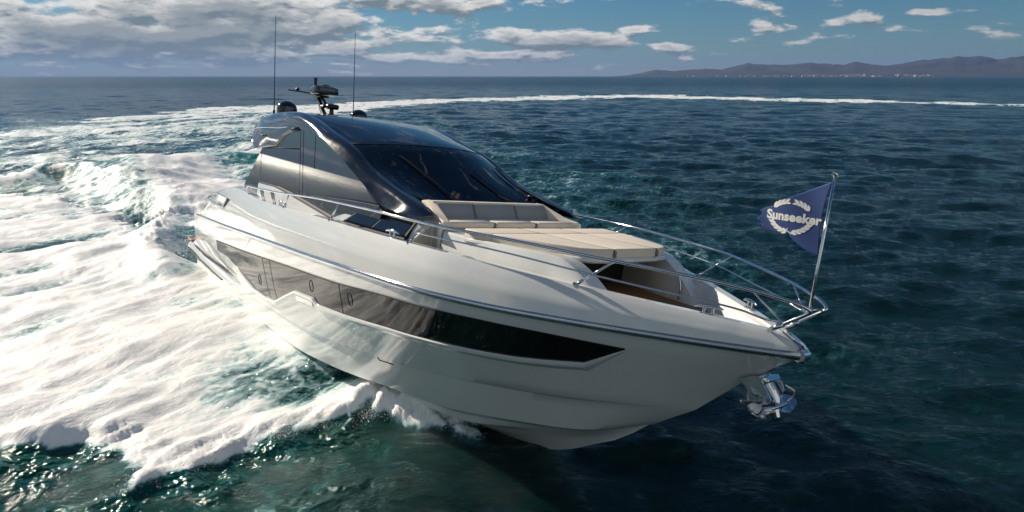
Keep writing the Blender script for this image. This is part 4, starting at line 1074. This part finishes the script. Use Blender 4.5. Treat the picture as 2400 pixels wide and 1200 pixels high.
for off, flip in ((-.005, False), (.005, True)):
    pts = []
    for (u, h) in vs:
        px = 1801 + 124*u + 2.5*h; py = 509.5 + 19.0*u - h*(20.0 + .5*u)
        pts.append(flag_pt(px, py, off))
    ob = link('flag_lettering', pts, [f[::-1] if flip else f for f in fs], 'flag_white', cloth)
    # laurel wreath: two branches above, two below
    cx, cy, rx, ry = 1858.0, 509.0, 46.0, 35.5
    def ell(a, k=1.0):
        x, y = rx*k*math.cos(a), -ry*k*math.sin(a); t = math.radians(8)
        return cx + x*math.cos(t) - y*math.sin(t), cy + x*math.sin(t) + y*math.cos(t)
    def leaf(p, ang, L, w_):
        d = (math.cos(ang), math.sin(ang)); n_ = (-d[1], d[0]); o = []
        for t, ww in ((0, 0), (.3, .8), (.55, 1), (.8, .65), (1, 0)): o.append((p[0]+d[0]*L*t + n_[0]*w_*ww*.5, p[1]+d[1]*L*t + n_[1]*w_*ww*.5))
        for t, ww in ((.8, .65), (.55, 1), (.3, .8)): o.append((p[0]+d[0]*L*t - n_[0]*w_*ww*.5, p[1]+d[1]*L*t - n_[1]*w_*ww*.5))
        k = len(b.v); b.v += [flag_pt(x, y, off) for x, y in o]; f = tuple(range(k, k+8)); b.f.append(f if flip else f[::-1])
    def branch(a0, a1, n):
        for i in range(n):
            a = math.radians(a0 + (a1-a0)*i/(n-1)); a2 = a + math.radians(math.copysign(4, a1-a0))
            p = ell(a); p2 = ell(a2); ang = math.atan2(p2[1]-p[1], p2[0]-p[0])
            for sgn in (-1, 1): leaf(p, ang + sgn*.36, 15.5, 6.2)
    for (a0, a1, n) in ((150, 112, 4), (32, 70, 4), (264, 213, 5), (276, 327, 5)):
        b = MB(); branch(a0, a1, n)
        if a0 == 264: bar_a = b
        elif a0 == 276: bar_b = b
        else: b.build('laurel_branch', 'flag_white', cloth, None)
    def bar(p, q_, w_):
        d = math.atan2(q_[1]-p[1], q_[0]-p[0]); n_ = (-math.sin(d)*w_/2, math.cos(d)*w_/2)
        o = [(p[0]+n_[0], p[1]+n_[1]), (q_[0]+n_[0], q_[1]+n_[1]), (q_[0]-n_[0], q_[1]-n_[1]), (p[0]-n_[0], p[1]-n_[1])]
        k = len(b.v); b.v += [flag_pt(x, y, off) for x, y in o]; f = tuple(range(k, k+4)); b.f.append(f if flip else f[::-1])
    b = bar_a; bar((1841, 534), (1860, 549), 1.8); b.build('laurel_branch', 'flag_white', cloth, None)
    b = bar_b; bar((1841, 546), (1852, 535), 1.8); b.build('laurel_branch', 'flag_white', cloth, None)

# ---------------------------------------------------------------- spray thrown up along the broken water
def spray_mat():
    m = bpy.data.materials.new('spray_droplets'); m.use_nodes = True
    q = NT(m.node_tree); bs = m.node_tree.nodes['Principled BSDF']
    tcx = q.n('ShaderNodeTexCoord'); n = q.noise(tcx.outputs['Object'], 2.0, 3)
    m.node_tree.links.new(q.mix(n, (.80, .84, .86, 1), (.93, .93, .92, 1)), bs.inputs['Base Color'])
    bs.inputs['Roughness'].default_value = .45
    return m
M['spray'] = spray_mat()
def droplets(name, pts, rad):
    base = np.array([(1, 0, 0), (-1, 0, 0), (0, 1, 0), (0, -1, 0), (0, 0, 1), (0, 0, -1)], float)
    tri = np.array([(0, 2, 4), (2, 1, 4), (1, 3, 4), (3, 0, 4), (2, 0, 5), (1, 2, 5), (3, 1, 5), (0, 3, 5)])
    n = len(pts); v = (pts[:, None, :] + base[None]*rad[:, None, None]).reshape(-1, 3)
    f = (tri[None] + (np.arange(n)*6)[:, None, None]).reshape(-1, 3)
    me = bpy.data.meshes.new(name); me.vertices.add(len(v)); me.vertices.foreach_set('co', v.ravel().astype(np.float32))
    me.loops.add(f.size); me.loops.foreach_set('vertex_index', f.ravel().astype(np.int32))
    me.polygons.add(len(f)); me.polygons.foreach_set('loop_start', (np.arange(len(f))*3).astype(np.int32))
    me.polygons.foreach_set('use_smooth', np.ones(len(f), bool))
    me.update(calc_edges=True); me.materials.append(M['spray'])
    o = bpy.data.objects.new(name, me); COL.objects.link(o); o['kind'] = 'stuff'
    tag(o, 'white spray droplets thrown up along the edge of the foam beside the hull', 'spray'); return o
def make_spray():
    r = np.random.default_rng(5); P = []; R_ = []
    def along(line, n, spread, up, size, bias=(0, 0)):
        L = np.array(line); seg = np.hypot(*(L[1:]-L[:-1]).T); cum = np.concatenate([[0], np.cumsum(seg)])
        t = r.uniform(0, cum[-1], n); x = np.interp(t, cum, L[:, 0]); y = np.interp(t, cum, L[:, 1])
        # clumps
        cl = fbm(t*1.4, t*0 + 3.3, 9, 4); keep = r.uniform(0, 1, n) < sst(cl, .35, .65); x, y = x[keep], y[keep]; k = len(x)
        x = x + r.normal(0, spread, k) + bias[0]; y = y + r.normal(0, spread, k) + bias[1]
        z = np.abs(r.normal(0, up, k)) + .12
        P.append(np.stack([x, y, z], 1)); R_.append(size*np.exp(r.normal(0, .45, k)))
    along(SHEET[1:10], 14000, .10, .15, .0036)
    along(SHEET[9:17], 9000, .11, .10, .0036)
    along(ROOT[:5], 9000, .10, .12, .0034)
    along(CREST, 16000, .55, .4, .013)
    along(RIB, 9000, .35, .25, .009)
    droplets('spray', np.concatenate(P), np.concatenate(R_))
make_spray()

# ---------------------------------------------------------------- sea air
def make_haze():
    b = MB(); b.box((0, 0, 180), (31000, 31000, 366))
    m = bpy.data.materials.new('sea_air'); m.use_nodes = True
    t = m.node_tree; t.nodes.clear(); q = NT(t)
    v = q.n('ShaderNodeVolumePrincipled', {'Color': (.26, .42, .80, 1), 'Density': .000048, 'Anisotropy': .1})
    o = q.n('ShaderNodeOutputMaterial'); t.links.new(v.outputs[0], o.inputs['Volume'])
    h = b.build('haze', m, None, None); h['kind'] = 'stuff'
    tag(h, 'thin blue sea air veiling the far hills', 'haze')
make_haze()
